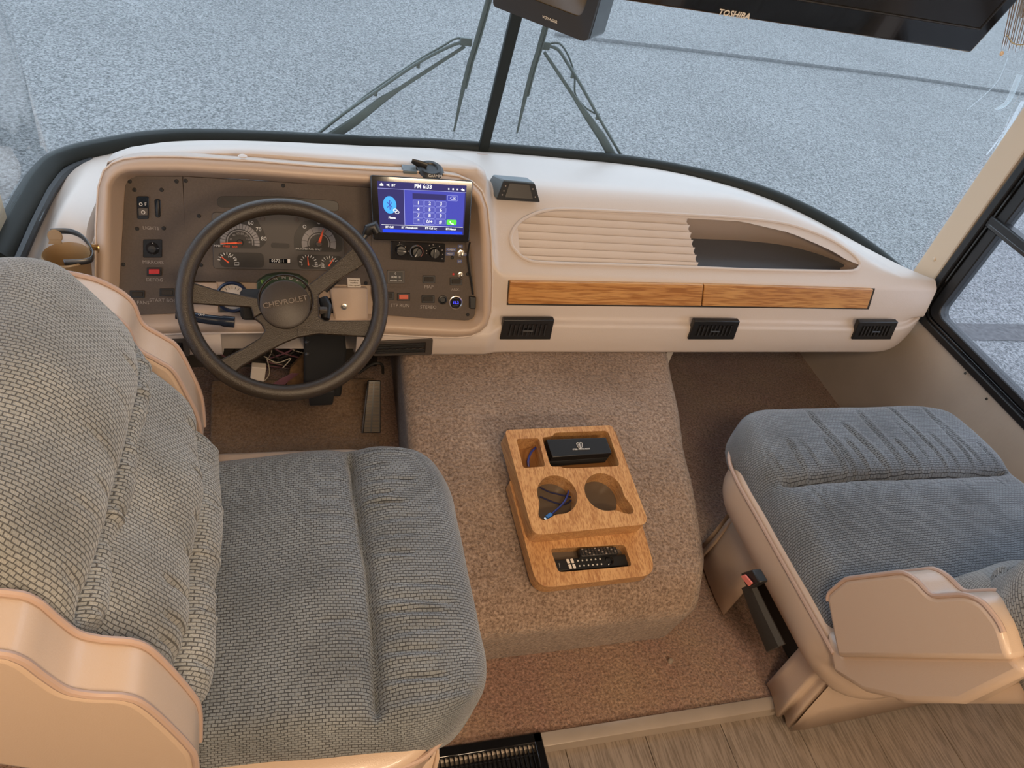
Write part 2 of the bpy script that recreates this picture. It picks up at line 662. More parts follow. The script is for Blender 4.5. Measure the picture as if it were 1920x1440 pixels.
# sealed crack across the asphalt: long flat ribbon
pts = [hit(px, py, z=-0.795) for px, py in ((1040, 66), (1120, 76), (1300, 97), (1500, 122), (1700, 147), (1890, 174), (2100, 200))]
o = MB().tube(spline(pts, 6), 0.030, 8, flat=0.15).done('asphalt_crack', M['tar'])
tag(o, 'thin dark sealed crack running across the asphalt beyond the windshield', 'road crack')
o = MB().prism([(4.10, 2.86, -0.797), (9, 2.80, -0.797), (9, 3.02, -0.797), (4.15, 3.03, -0.797)], (0, 0, -0.002)).done('asphalt_patch', M['patch'])
tag(o, 'dark strip of patched asphalt seen through the side window', 'road patch')

# floors
def cz(x, y):
    return 0.0018 * noise.noise(V((x * 30, y * 30, 0))) + 0.004 * noise.noise(V((x * 5, y * 5, 3)))


fl = MB().grid(gridplane(XL, XR, 0.57, 2.3, 160, 120, cz)).done('floor', M['carpet_pink'])
tag(fl, kind='structure')
fl['label'] = 'pinkish brown carpet of the cab floor'
sub = MB().box((0.6, -0.75, -0.06), (2.6, 2.65, 0.08)).done('floor', M['firewall'])
tag(sub, kind='structure')
sub['label'] = 'living area floor under the wood look planks'
random.seed(3)
pw = 0.185
k = 0
pm = None
for i in range(14):
    x0 = XL + i * pw
    if x0 > XR: break
    ys = [-2.0, -0.75 + random.uniform(-.3, .3), 0.562]
    for a, b_ in zip(ys, ys[1:]):
        z = -0.018 + random.uniform(-.0003, .0003)
        x1 = min(x0 + pw, XR)
        o = MB().box(((x0 + x1) / 2, (a + b_) / 2, z), (x1 - x0 - 0.0014, b_ - a - 0.0014, 0.012)).done('plank', M['vinylwood'], sub, smooth=False, bevel=0.0008, seg=1)
tag(MB().prism([(XL, 0.545, -0.012), (XL, 0.55, 0.010), (XL, 0.562, 0.014), (XL, 0.578, 0.012), (XL, 0.584, -0.012)], (XR - XL, 0, 0)).done('trim_1', M['trim'], bevel=0.001), kind='structure')['label'] = 'beige metal threshold strip between carpet and wood look floor'

# walls, ceiling (outside the frame: close the cab so only its windows let the sky in)
ZC = 1.98
# right wall with a window opening
WZ0, WZ1 = 0.435, 1.25
WY0, WY1 = 0.10, 1.485
wr = MB()
T = 0.05
def rw(y0, y1, z0, z1, b=wr, x=XR, t=T):
    b.box((x + t / 2, (y0 + y1) / 2, (z0 + z1) / 2), (t, y1 - y0, z1 - z0))
rw(-2.0, 1.60, -0.1, WZ0)
rw(1.60, 2.0, -0.1, 0.40)
rw(-2.0, WY0, WZ0, ZC)
rw(WY0, WY1, WZ1, ZC)
tag(wr.done('wall_right', M['wall'], smooth=False), kind='structure')
wl = MB()
rw(-2.0, 1.555, -0.1, 0.50, wl, XL - T)
rw(1.555, 2.0, -0.1, 0.40, wl, XL - T)
rw(-2.0, 0.25, 0.50, ZC, wl, XL - T)
rw(0.25, 1.44, 1.25, ZC, wl, XL - T)
tag(wl.done('wall_left', M['wall'], smooth=False), kind='structure')
tag(MB().box((0.62, -2.02, 0.95), (2.6, 0.04, 2.1)).done('wall_rear', M['whitewall'], smooth=False), kind='structure')
tag(MB().box((0.62, -0.05, ZC + 0.02), (2.6, 3.96, 0.04)).done('ceiling', M['whitewall'], smooth=False), kind='structure')
# firewall under the dash
tag(MB().box((0.62, 1.93, 0.16), (2.5, 0.04, 0.52)).done('wall_front', M['firewall'], smooth=False), kind='structure')

# front pillars
def pillar(name, x, y0, y1, lean=0.02, lab=''):
    b = MB()
    s = 1 if x > 0 else -1
    q = [(x + 0.05 * s, y0, 0.44), (x - 0.004 * s, y0, 0.44), (x - 0.004 * s, y1, 0.44), (x + 0.05 * s, y1, 0.44)]
    o = b.prism(q, (0, -lean, ZC - 0.44)).done(name, M['pillar'], smooth=False, bevel=0.006)
    tag(o, lab, kind='structure')
    return o
pr = pillar('trim_2', XR, 1.487, 1.572, 0.03, 'cream pillar between windshield and side window')
pl = pillar('trim_3', XL, 1.44, 1.575, 0.03, 'cream pillar at the left end of the windshield')
for (px, py, nme, rr, mm) in ((1693, 546, 'screw', 0.004, 'metal'), (1752, 486, 'screw_cap', 0.006, 'pillar')):
    c = hit(px, py, x=XR - 0.004)
    MB().lathe(c, (-1, 0, 0), [(0.0, 0.004), (rr * .6, 0.0036), (rr, 0.0015), (rr, -0.001)], 16).done(nme, M[mm], pr)

# windshield: curved in plan, leaning back in its middle
BASE = [(-0.5505, 1.44), (-0.549, 1.54), (-0.548, 1.60), (-0.545, 1.68), (-0.538, 1.78), (-0.515, 1.87), (-0.434, 1.95), (-0.246, 2.065), (0.113, 2.185), (0.40, 2.228), (0.626, 2.240),
        (0.90, 2.240), (1.20, 2.222), (1.45, 2.150), (1.634, 2.040), (1.76, 1.88), (1.822, 1.72), (1.845, 1.575)]
ZB = 0.50
bc = spline([(x, y, ZB) for x, y in BASE], 8)
def zb(x): return ZB + 0.05 * (1 - sstep(-0.4, 0.3, x))
bc = [V((p.x, p.y, zb(p.x))) for p in bc]
def lean(p, z):
    k = sstep(1.45, 2.15, p.y)
    return V((p.x, p.y - 0.22 * k * (z - ZB), z))
ws = empty('window_1', (0.62, 2.2, ZB), 'two pane wraparound windshield with black rubber seal', kind='structure')
mi = min(range(len(bc)), key=lambda i: abs(bc[i].x - 0.612))
for sl in (bc[:mi + 1], bc[mi:]):
    rows = [[lean(p, z) for p in sl] for z in (0.47, 0.8, 1.1, 1.4, 1.7, ZC)]
    MB().grid(rows).done('pane', M['glass'], ws)
MB().tube([p + V((0, 0, 0.004)) for p in bc], [0.021 + .006 * (1 - sstep(-.5, -.1, p.x)) + .004 * sstep(1.2, 1.6, p.x) for p in bc], 12).done('seal', M['seal'], ws)
MB().tube([p + (V((0.62, 1.2, ZB)) - p).normalized() * 0.030 + V((0, 0, -0.008)) for p in bc[:46]], 0.014, 10).done('seal', M['black'], ws)
pp = [lean(bc[mi], z) + V((0, -0.012, 0)) for z in (0.49, 0.7, 1.0, 1.4, ZC)]
MB().prism([pp[0] + V((-.017, -.008, 0)), pp[0] + V((.017, -.008, 0)), pp[0] + V((.014, .02, 0)), pp[0] + V((-.014, .02, 0))], pp[-1] - pp[0]).done('center_bar', M['seal'], ws, bevel=0.004)
# dust film streaks on the right part of the glass
for (a, b_, wd) in (((1908, 235), (1850, 385), 10), ((1916, 250), (1862, 350), 6)):
    pass

# right side window: black frame, lower fixed pane, bar, upper sliding pane
wn = empty('window_2', (XR, 0.8, WZ0), 'black framed side window with a bar between two panes', kind='structure')
def yz_ring(y0, y1, z0, z1, r, lean_=-0.03):
    pts = [V((0, y1, z0)), V((0, y1 + lean_, z1)), V((0, y0, z1)), V((0, y0, z0))]
    return roundpoly(pts, r, 8)
def ring(name, x0, x1, o_pts, i_pts, m, par, bevel=0.003):
    b = MB()
    A = [V((x0, p.y, p.z)) for p in o_pts]; B = [V((x0, p.y, p.z)) for p in i_pts]
    Cc = [V((x1, p.y, p.z)) for p in i_pts]; D = [V((x1, p.y, p.z)) for p in o_pts]
    b.grid([A, B, Cc, D], closed=True, cols_closed=True)
    return b.done(name, m, par, bevel=bevel)
outer = yz_ring(WY0, 1.484, 0.437, WZ1, 0.05)
mid1 = yz_ring(WY0 + .03, 1.462, 0.458, WZ1 - .03, 0.045)
mid2 = yz_ring(WY0 + .035, 1.452, 0.466, WZ1 - .035, 0.042)
inner = yz_ring(WY0 + .06, 1.418, 0.487, WZ1 - .06, 0.035)
ring('frame', XR - 0.010, XR + 0.03, outer, mid1, M['black'], wn)
ring('frame', XR - 0.002, XR + 0.03, mid1, mid2, M['gloss'], wn, 0.001)
ring('frame', XR + 0.004, XR + 0.04, mid2, inner, M['black'], wn)
MB().prism([(XR + 0.02, p.y, p.z) for p in inner], (0.004, 0, 0)).done('pane', M['sideglass'], wn, smooth=False)
MB().box((XR + 0.012, 0.77, 0.785), (0.035, 1.36, 0.034)).done('bar', M['black'], wn, bevel=0.004)
MB().box((XR + 0.000, 0.77, 0.775), (0.012, 1.34, 0.012)).done('bar', M['gloss'], wn, bevel=0.002)
for px, py in ((1810, 700), (1850, 748)):
    c = hit(px, py, x=XR - 0.010)
    MB().lathe(c, (-1, 0, 0), [(0, .003), (.003, .0025), (.004, 0)], 12).done('screw', M['darkmetal'], wn)
# left side window, outside the frame
wn3 = empty('window_3', (XL, 0.8, 0.45), 'left side window beside the driver', kind='structure')
ring('frame', XL - 0.04, XL + 0.008, [V((0, y, z)) for y, z in ((0.25, .45), (1.40, .45), (1.40, 1.25), (.25, 1.25))], [V((0, y, z)) for y, z in ((0.29, .49), (1.36, .49), (1.36, 1.21), (.29, 1.21))], M['black'], wn3)
MB().box((XL - 0.02, 0.825, 0.85), (0.004, 1.07, 0.72)).done('pane', M['sideglass'], wn3, smooth=False)

# ------------------------------------------------------------------ dashboard
dash = empty('dashboard', (0.62, 1.5, 0.33), 'cream moulded motorhome dashboard under the windshield with instrument pod and oak drawers', 'dashboard')


def yb(x):
    best = None
    for a, b_ in zip(bc, bc[1:]):
        if a.x <= x <= b_.x or b_.x <= x <= a.x:
            t = (x - a.x) / (b_.x - a.x) if abs(b_.x - a.x) > 1e-9 else 0
            return lerp(a.y, b_.y, t)
    return 1.45


POD_L, POD_R = -0.385, 0.470
def prof(x):
    Y = yb(x) - 0.006
    e = (Y, zb(x) - 0.003)
    vt = interp([(1.2, .205), (1.353, .18), (1.446, .148), (1.5, .126), (1.564, .086), (1.62, .052), (1.66, .032), (1.72, .012), (1.80, .008)], x)
    p9 = (1.462 + .796 * vt, .567 + .605 * vt)
    p10 = (lerp(p9[0], Y, .10), p9[1] - .002)
    pas = [(1.75, .36), (1.43, .327), (1.405, .345), (1.402, .389), (1.404, .436), (1.425, .440), (1.428, .462), (1.445, .555), (1.462, .567), p9, p10, e]
    pod = [(1.75, .36), (1.43, .327), (1.395, .345), (1.385, .385), (1.385, .415), (1.40, .43), (1.43, .47), (1.47, .58), (1.54, .74), (1.50, .800), (1.57, .785), e]
    lef = [(1.75, .36), (1.43, .327), (1.40, .345), (1.395, .385), (1.40, .43), (1.41, .46), (1.42, .50), (1.44, .54), (1.46, .58), (1.50, .605), (1.57, .605), e]
    P = []
    for a, b_, c in zip(pod, pas, lef):
        sh = .055 * max(0, min(1, (a[1] - .45) / .3))
        wp = sstep(POD_R + .01 - sh, POD_R + 0.06 - sh * .5, x)
        wl_ = 1 - sstep(POD_L - 0.055 + sh, POD_L + sh + .01, x)
        P.append([lerp(lerp(a[i], b_[i], wp), c[i], wl_) for i in (0, 1)])
    ql = 1 - sstep(-.515, -.44, x)
    for i in range(5, 11):
        P[i][1] = lerp(P[i][1], min(P[i][1], .505), ql)
    hl_ = .035 * (1 - sstep(-.40, -.02, x)) * (1 - ql)
    for i in (9, 10):
        P[i][1] -= hl_ if x > POD_L else 0
    # towards the ends the top is squeezed by the windshield
    ym = Y - 0.03
    for i in range(len(P)):
        y, z = P[i]
        if i >= 7 and i < 11:
            lim = 1.44 + (ym - 1.44) * (i - 6) / 5.0
            if y > max(lim, 1.44) and Y < 1.78:
                k_ = 1 - sstep(1.60, 1.78, Y)
                z = lerp(z, lerp(0.56, 0.50, (i - 7) / 4) if x > 0 else z, k_)
                y = lerp(y, min(y, max(lim, 1.44)), k_)
        P[i] = [y, z]
    # right end: lower lip sweeps up and back to the wall
    if x > 1.70:
        t = (x - 1.70) / (XR - 1.70)
        for i in range(1, 6):
            P[i][1] += 0.085 * t * t * t * (1 - (i - 1) / 6)
            P[i][0] += 0.05 * t * t * t
    return P


def fillet(P, r=0.28, mx_=0.02):
    out = []
    n = len(P)
    for i in range(n):
        if i == 0 or i == n - 1:
            out.append(P[i]); continue
        a, p, b_ = P[i - 1], P[i], P[i + 1]
        la = math.hypot(a[0] - p[0], a[1] - p[1]); lb = math.hypot(b_[0] - p[0], b_[1] - p[1])
        m_ = (0.05 if i in (9, 10) else 0.010)
        ra = min(la * .45, m_); rb = min(lb * .45, m_)
        A = (p[0] + (a[0] - p[0]) * ra / max(la, 1e-6), p[1] + (a[1] - p[1]) * ra / max(la, 1e-6))
        B = (p[0] + (b_[0] - p[0]) * rb / max(lb, 1e-6), p[1] + (b_[1] - p[1]) * rb / max(lb, 1e-6))
        for k in range(5):
            t = k / 4
            out.append((A[0] * (1 - t) ** 2 + p[0] * 2 * t * (1 - t) + B[0] * t * t, A[1] * (1 - t) ** 2 + p[1] * 2 * t * (1 - t) + B[1] * t * t))
    return out


xs = sorted(set([round(v, 4) for v in
     [-0.545 + 0.006 * i for i in range(36)] + [-0.39 + 0.03 * i for i in range(29)] + [POD_R - 0.02 + 0.006 * i for i in range(12)] +
     [0.56 + 0.03 * i for i in range(32)] + [1.51 + 0.01 * i for i in range(34)] + [-0.135, 0.165, 0.555, 1.66, 1.852, 1.857]]))
xs = [x for x in xs if -0.5461 < x < 1.842]
rows = []
for x in xs:
    pf = fillet(prof(x))
    ext = []
    a, b_ = pf[-2], pf[-1]
    full = pf[:-1] + [(lerp(a[0], b_[0], t), lerp(a[1], b_[1], t)) for t in (0.25, .5, .75, 1.0)]
    rows.append([V((x, y, z)) for y, z in full])
bm_ = MB()
nn = len(rows[0])
vs_ = [p for r_ in rows for p in r_]
fs_ = []
# index of the straight cell between profile corners i and i+1 (each corner gives 5 points, first gives 1)
def cell(i): return 5 * i
TR0, TR1 = 0.555, 1.66
for i in range(len(rows) - 1):
    xa, xb = xs[i], xs[i + 1]
    for j in range(nn - 1):
        if j == cell(8) and xa >= TR0 - 1e-5 and xb <= TR1 + 1e-5: continue      # tray plane is built with its hole below
        if 1 <= j <= cell(7) and xa >= -0.1351 and xb <= 0.1651: continue            # opening round the steering column
        fs_.append((i * nn + j, (i + 1) * nn + j, (i + 1) * nn + j + 1, i * nn + j + 1))
bm_.add(vs_, fs_)
shell = bm_.done('dash_shell', M['dash'], dash, angle=50)

# tray plane
Ta = V((0, 1.462, .567)); Tb = V((0, 1.625, .691))
Tn = V((0, -(Tb.z - Ta.z), (Tb.y - Ta.y))).normalized()
def onT(px, py, w_=0.0): return hit(px, py, Ta + Tn * w_, Tn)
rim_px = [(1040, 393), (1150, 396), (1290, 403), (1400, 410), (1480, 421), (1550, 446), (1592, 472), (1611, 492), (1606, 505), (1585, 509), (1500, 508), (1400, 506), (1300, 502), (1150, 497), (1020, 493), (985, 486), (964, 468), (957, 448), (966, 425), (990, 406)]
rim = spline([onT(*p_) for p_ in rim_px], 5, closed=True)
i0 = xs.index(min(xs, key=lambda v: abs(v - TR0))); i1 = xs.index(min(xs, key=lambda v: abs(v - TR1)))
lo = [rows[i][cell(8)] for i in range(i0, i1 + 1)]
hi = [rows[i][cell(8) + 1] for i in range(i0, i1 + 1)]
loop_o = lo + hi[::-1]
bm2 = bmesh.new()
ov = [bm2.verts.new(p_) for p_ in loop_o]
iv = [bm2.verts.new(p_) for p_ in rim]
ed = [bm2.edges.new((ov[i], ov[(i + 1) % len(ov)])) for i in range(len(ov))] + [bm2.edges.new((iv[i], iv[(i + 1) % len(iv)])) for i in range(len(iv))]
bmesh.ops.triangle_fill(bm2, use_beauty=True, use_dissolve=False, edges=ed)
me = bpy.data.meshes.new('tray_surround')
bm2.to_mesh(me); bm2.free()
me.materials.append(M['dash'])
o = bpy.data.objects.new('tray_surround', me); COL.objects.link(o)
o.parent = dash; o.matrix_parent_inverse = Matrix.Translation(-dash.location)
tray = MB().tube([p_ + Tn * 0.001 for p_ in rim], 0.0045, 8, closed=True).done('tray_rim', M['dash'], dash)
# wall of the tray down to the ribbed panel / pocket
MB().grid([[p_ for p_ in rim], [p_ - Tn * 0.016 for p_ in rim]], cols_closed=True).done('tray_wall', M['dash'], dash)
# ribbed panel
NR = 7
vb = (Tb - Ta).normalized()
def Tuv(p_): return (p_.x, (p_ - Ta).dot(vb))
ruv = [Tuv(p_) for p_ in rim]
def xleft(v_):
    c_ = [a for a in ruv if a[0] < 0.95]
    best = None
    for (a, b_) in zip(ruv, ruv[1:] + ruv[:1]):
        if (a[1] - v_) * (b_[1] - v_) <= 0 and abs(a[1] - b_[1]) > 1e-9:
            x = lerp(a[0], b_[0], (v_ - a[1]) / (b_[1] - a[1]))
            if best is None or x < best: best = x
    return best
v0 = min(a[1] for a in ruv if a[0] < 1.0) + 0.002
v1 = max(a[1] for a in ruv if a[0] < 1.0) - 0.002
e0 = Tuv(onT(1312, 499)); e1 = Tuv(onT(1290, 405))
rows_r = []
for k in range(NR * 6 + 1):
    v_ = lerp(v0, v1, k / (NR * 6))
    ph = (k % 6) / 6
    wv_ = -0.017 + 0.013 * (1 - (1 - ph) ** 2) if k < NR * 6 else -0.014
    xl = xleft(v_) or 0.7
    xr = lerp(e0[0], e1[0], (v_ - e0[1]) / (e1[1] - e0[1])) + 0.004 * cos(pi * 2 * (k / 6))
    rows_r.append([Ta * 1 + vb * v_ + V((lerp(xl, xr, t / 20), 0, 0)) + Tn * wv_ for t in range(21)])
ribs = MB().grid(rows_r)
ribs.done('ribbed_panel', M['dash'], dash, angle=20, solid=0.0)
# right end edge of ribbed panel, dropping into the pocket
MB().grid([[r_[-1] for r_ in rows_r], [V((r_[-1].x + .004, r_[-1].y + 0.0, 0.552)) for r_ in rows_r]]).done('panel_edge', M['dash'], dash)
# pocket: back wall from rim to mat
FZ = 0.560
back_rim = [onT(*q) for q in [(1286, 403), (1400, 410), (1480, 421), (1550, 446), (1592, 472), (1611, 492), (1606, 505), (1585, 509)]]
back_mat = [hit(px, py, z=FZ) for px, py in [(1290, 447), (1400, 452), (1470, 460), (1520, 472), (1558, 485), (1580, 495), (1582, 500), (1575, 502)]]
A = spline(back_rim, 6); B = spline(back_mat, 6)
rows_ = []
for t in (0, .12, .3, .5, .7, .88, 1):
    rows_.append([a.lerp(b_, t) - V((0, 0, 1)) * 0.006 * sin(pi * t) for a, b_ in zip(A, B)])
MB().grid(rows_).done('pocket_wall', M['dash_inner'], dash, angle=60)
front = [hit(px, py, z=FZ) for px, py in [(1575, 506), (1400, 506), (1295, 503)]]
MB().prism(B + front, (0, 0, -0.006)).done('pocket_mat', M['mat_grey'], dash, smooth=False)

# oak drawer fronts on the passenger face
Wn = V((0, -(0.555 - 0.462), (1.445 - 1.428))).normalized()
W0 = V((0, 1.428, .462))
def quad(px4, p0, n, w0, w1, r=0.0):
    pts = [hit(px, py, p0 + n * w1, n) for px, py in px4]
    if r: pts = roundpoly(pts, r, 5)
    return pts, n * (w0 - w1)
for q, in (([(957, 528), (1319, 534), (1315, 574), (953, 570)],), ([(1321, 534), (1638, 543), (1626, 579), (1317, 574)],)):
    pts, ve = quad(q, W0, Wn, -0.010, 0.010)
    MB().prism(pts, ve).done('drawer_front', M['oak'], dash, bevel=0.002)
pts, ve = quad([(953, 526), (1641, 541), (1629, 580), (950, 572)], W0, Wn, -0.012, 0.0006)
MB().prism(pts, ve).done('drawer_recess', M['firewall'], dash)

# air vents on the lower face
Vn = V((0, -1, 0.02)).normalized()
V0 = V((0, 1.402, .41))
def vent(q, n_l=9, lab=None):
    pts, ve = quad(q, V0, Vn, -0.01, 0.006)
    fr = MB().prism(pts, ve).done('air_vent', M['black'], dash, bevel=0.002)
    fr.matrix_parent_inverse = Matrix.Translation(-dash.location)
    P = [hit(px, py, V0 + Vn * 0.0062, Vn) for px, py in q]
    def bl(u, v_): return P[0].lerp(P[1], u).lerp(P[3].lerp(P[2], u), v_)
    inn = [bl(.12, .2), bl(.88, .2), bl(.88, .8), bl(.12, .8)]
    a = MB().prism(inn, -Vn * 0.004)
    sub_(a, 'grille_back', M['gloss'], fr)
    for k in range(n_l):
        u = lerp(.16, .84, k / (n_l - 1))
        s_ = MB().prism([bl(u - .012, .24), bl(u + .012, .24), bl(u + .012, .76), bl(u - .012, .76)], Vn * 0.003)
        sub_(s_, 'louver', M['blackmatte'], fr)
    s_ = MB().tube([bl(.40, .5) + Vn * .004, bl(.6, .5) + Vn * .004], 0.0022, 8)
    sub_(s_, 'thumb_tab', M['darkmetal'], fr)
    return fr
def sub_(b, name, m_, par, **kw):
    """child of a mesh part whose own coordinates are already in world space"""
    o = b.done(name, m_, None, **kw)
    o.parent = par
    o.matrix_parent_inverse = Matrix.Identity(4)
    # parts are world-space meshes under an empty with inverse translation: their own matrix_world is identity
    return o
vent([(945, 600), (1040, 600), (1032, 637), (937, 637)])
vent([(1303, 602), (1388, 603), (1376, 637), (1290, 637)])
vent([(1612, 604), (1685, 604), (1670, 637), (1597, 637)])

MB().box((-.02, 1.66, .30), (.56, .015, .44)).done('under_dash_panel', M['firewall'], dash)  # dark sheet added for the shade inside the column opening
# ---- instrument pod
P0 = V((0, 1.38, .46)); PV = V((0, 1.50 - 1.38, .735 - .46)).normalized()
PN = V((0, -PV.z, PV.y))
def pp_(px, py, w_=0.0): return hit(px, py, P0 + PN * w_, PN)
inner_px = [(236, 331), (345, 331), (480, 338), (600, 347), (700, 352), (872, 358), (893, 602), (800, 597), (697, 590), (520, 586), (345, 587), (222, 592)]
inn = [pp_(*q) for q in inner_px]
inn = roundpoly(inn, [.03, 0.02, .02, .02, .02, .05, .03, .02, .02, .02, .02, .012], 5)
cen = V((0, 0, 0))
for p_ in inn: cen += p_
cen /= len(inn)
def vof(p_): return (p_ - P0).dot(PV)
def off(pts, d, wf):
    """offset the ring outwards in the pod plane by d and raise it by wf(v)"""
    out = []
    n = len(pts)
    for i in range(n):
        t = pts[(i + 1) % n] - pts[i - 1]
        t.normalize()
        o_ = PN.cross(t)
        if o_.dot(pts[i] - cen) < 0: o_ = -o_
        out.append(pts[i] + o_ * d + PN * wf(vof(pts[i])))
    return out
def wf(v_): return 0.018 + 0.060 * max(0, min(1, v_ / 0.31))
def ring_smooth(pts, k=2):
    for _ in range(k):
        n = len(pts)
        pts = [(pts[i - 1] + pts[i] * 2 + pts[(i + 1) % n]) / 4 for i in range(n)]
    return pts
def topd(v_): return 1.0
R0 = off(inn, 0.0, lambda v_: -0.004)
R1 = off(inn, 0.006, lambda v_: wf(v_) * 0.25)
R2 = off(inn, 0.014, lambda v_: wf(v_) * 0.80)
R3 = ring_smooth(off(inn, 0.020, lambda v_: wf(v_) * 0.97), 1)
R4 = ring_smooth(off(inn, 0.026, lambda v_: wf(v_)), 1)
R5 = ring_smooth(off(inn, 0.034, lambda v_: wf(v_) - 0.004), 2)
R6 = ring_smooth(off(inn, 0.042, lambda v_: wf(v_) - 0.013), 2)
R7 = ring_smooth(off(inn, 0.046, lambda v_: wf(v_) - 0.030), 2)
R8 = ring_smooth(off(inn, 0.050, lambda v_: -0.05), 2)
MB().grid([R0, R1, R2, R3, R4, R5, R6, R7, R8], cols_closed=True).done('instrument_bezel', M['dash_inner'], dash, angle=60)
MB().tube(ring_smooth(off(inn, 0.043, lambda v_: wf(v_) - 0.012), 2), 0.0018, 6, closed=True).done('bezel_bead', M['dash'], dash)

def pbox(px4, w0, w1, name, m_, par, r=0.0, bevel=0.0):
    pts = [pp_(px, py, w1) for px, py in px4]
    if r: pts = roundpoly(pts, r, 5)
    b = MB().prism(pts, PN * (w0 - w1))
    return b.done(name, m_, par, bevel=bevel) if par.type == 'EMPTY' else sub_(b, name, m_, par, bevel=bevel)
def rect(x0, y0, x1, y1): return [(x0, y0), (x1, y0), (x1, y1), (x0, y1)]

left_p = pbox([(236, 330), (342, 331), (349, 470), (352, 587), (220, 592)], -0.01, 0.0015, 'switch_panel', M['panel'], dash, r=[.018, .001, .001, .004, .010], bevel=0.0006)
cen_p = pbox([(343, 331), (600, 346), (697, 352), (697, 535), (350, 527)], -0.01, 0.0015, 'gauge_panel', M['panel'], dash, r=[.001, .001, .004, .004, .004], bevel=0.0006)
rig_p = pbox([(698, 352), (872, 358), (893, 602), (800, 597), (712, 590), (697, 560)], -0.01, 0.0030, 'control_panel', M['panel'], dash, r=[.004, .04, .03, .0, .025, .02], bevel=0.0006)
# tan lower plate behind the column
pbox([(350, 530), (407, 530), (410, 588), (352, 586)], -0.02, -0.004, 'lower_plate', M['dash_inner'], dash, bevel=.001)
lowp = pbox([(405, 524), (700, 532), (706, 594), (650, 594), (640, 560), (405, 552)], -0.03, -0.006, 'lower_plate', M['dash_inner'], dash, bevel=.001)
pbox([(618, 540), (690, 540), (690, 600), (628, 603)], -0.02, 0.012, 'fuse_door', M['dash_inner'], dash, r=.006, bevel=0.004)
c = pp_(645, 575, 0.013)
MB().lathe(c, PN, [(0, .004), (.003, .004), (.004, .002), (.007, .0015), (.0075, 0)], 16).done('lock_screw', M['metal'], dash)

def screw(px, py, w_=0.0015, r=0.0042, m_='blackmatte', par=None):
    c = pp_(px, py, w_)
    b = MB().lathe(c, PN, [(0, .0018), (r * .35, .0014), (r * .4, .0022), (r * .8, .0018), (r, .0002), (r, -.001)], 12)
    return sub_(b, 'screw', M[m_], par or left_p)
for px, py in ((243, 340), (331, 340), (252, 356), (303, 356), (257, 429), (307, 428), (231, 496)): screw(px, py)
for px, py in ((348, 339), (531, 348), (373, 405), (377, 497), (357, 523), (668, 504), (686, 531)): screw(px, py, par=cen_p)
for px, py in ((848, 483), (877, 514), (877, 590), (703, 577)): screw(px, py, 0.003, par=rig_p)

def ptext(s, px, py, hpx, m_, par, w_=0.0015, rot=0, **kw):
    c = pp_(px, py, w_)
    c2 = pp_(px, py + hpx, w_)
    size = (c2 - c).length * 1.35
    ux = V((cos(rot), 0, 0)) + PV * sin(rot)
    uy = PN.cross(ux)
    return text(s, size, M[m_], par, c, ux, uy, **kw)
# left switch panel
def rocker(x0, y0, x1, y1, m_='black', par=left_p, w_=0.0015, cap=None):
    o = pbox(rect(x0, y0, x1, y1), w_ - .006, w_ + 0.003, 'switch', M['black'], dash, bevel=0.0008)
    dx = (x1 - x0) * .14; dy = (y1 - y0) * .2
    q = rect(x0 + dx, y0 + dy, x1 - dx, y1 - dy)
    mm_ = M[cap] if cap else M['firewall']
    pbox(q, w_, w_ + 0.0055, 'rocker', mm_, o, bevel=0.001)
    return o
hl = pbox([(256, 368), (279, 368), (279, 411), (257, 411)], -.004, .005, 'light_switch', M['gloss'], dash, r=.004, bevel=.0008)
pbox([(259, 390), (277, 390), (277, 404), (260, 404)], .004, .008, 'rocker', M['cluster'], hl, bevel=.0008)
ptext('F', 273, 383, 6, 'white', hl, .0052)
c = pp_(264, 383, .0054)
sub_(MB().lathe(c, PN, [(.0022, .0002), (.0034, .0002)], 12), 'sun_symbol', M['white'], hl)
c = pp_(268.5, 398, .0084)
sub_(MB().lathe(c, PN, [(.0026, .0002), (.0038, .0002)], 16), 'ring_symbol', M['white'], hl)
dm = pbox([(289, 373), (301, 373), (301, 408), (291, 408)], -.004, .003, 'dimmer_wheel', M['gloss'], dash, r=.005, bevel=.0008)
pts = [pp_(296, y, .004) for y in (376, 384, 391, 398, 405)]
sub_(MB().tube(pts, [.002, .0035, .004, .0035, .002], 8), 'thumb_wheel', M['black'], dm)
ptext('LIGHTS', 283, 428, 6.5, 'dim', left_p)
mi_ = pbox(rect(268, 449, 304, 483), -.004, .003, 'mirror_switch', M['gloss'], dash, r=.003, bevel=.0008)
c = pp_(286, 466, .003)
sub_(MB().lathe(c, PN, [(0, .008), (.007, .0075), (.011, .004), (.013, 0)], 24), 'joystick', M['black'], mi_)
for dx, dy in ((0, -10), (0, 10), (-10, 0), (10, 0)):
    c = pp_(286 + dx, 466 + dy, .0068)
    sub_(MB().lathe(c, PN, [(0, .0004), (.0011, .0004), (.0011, 0)], 3), 'arrow_mark', M['white'], mi_)
ptext('MIRRORS', 287, 492, 6.5, 'dim', left_p)
rocker(275, 502, 303, 517, cap='red')
ptext('DEFOG', 290, 525, 6.5, 'dim', left_p)
rocker(243, 545, 271, 559)
rocker(299, 541, 327, 556)
ptext('O.H. FANS', 257, 567.5, 6.5, 'dim', left_p)
ptext('START BOOST', 312, 563.5, 6.5, 'dim', left_p)

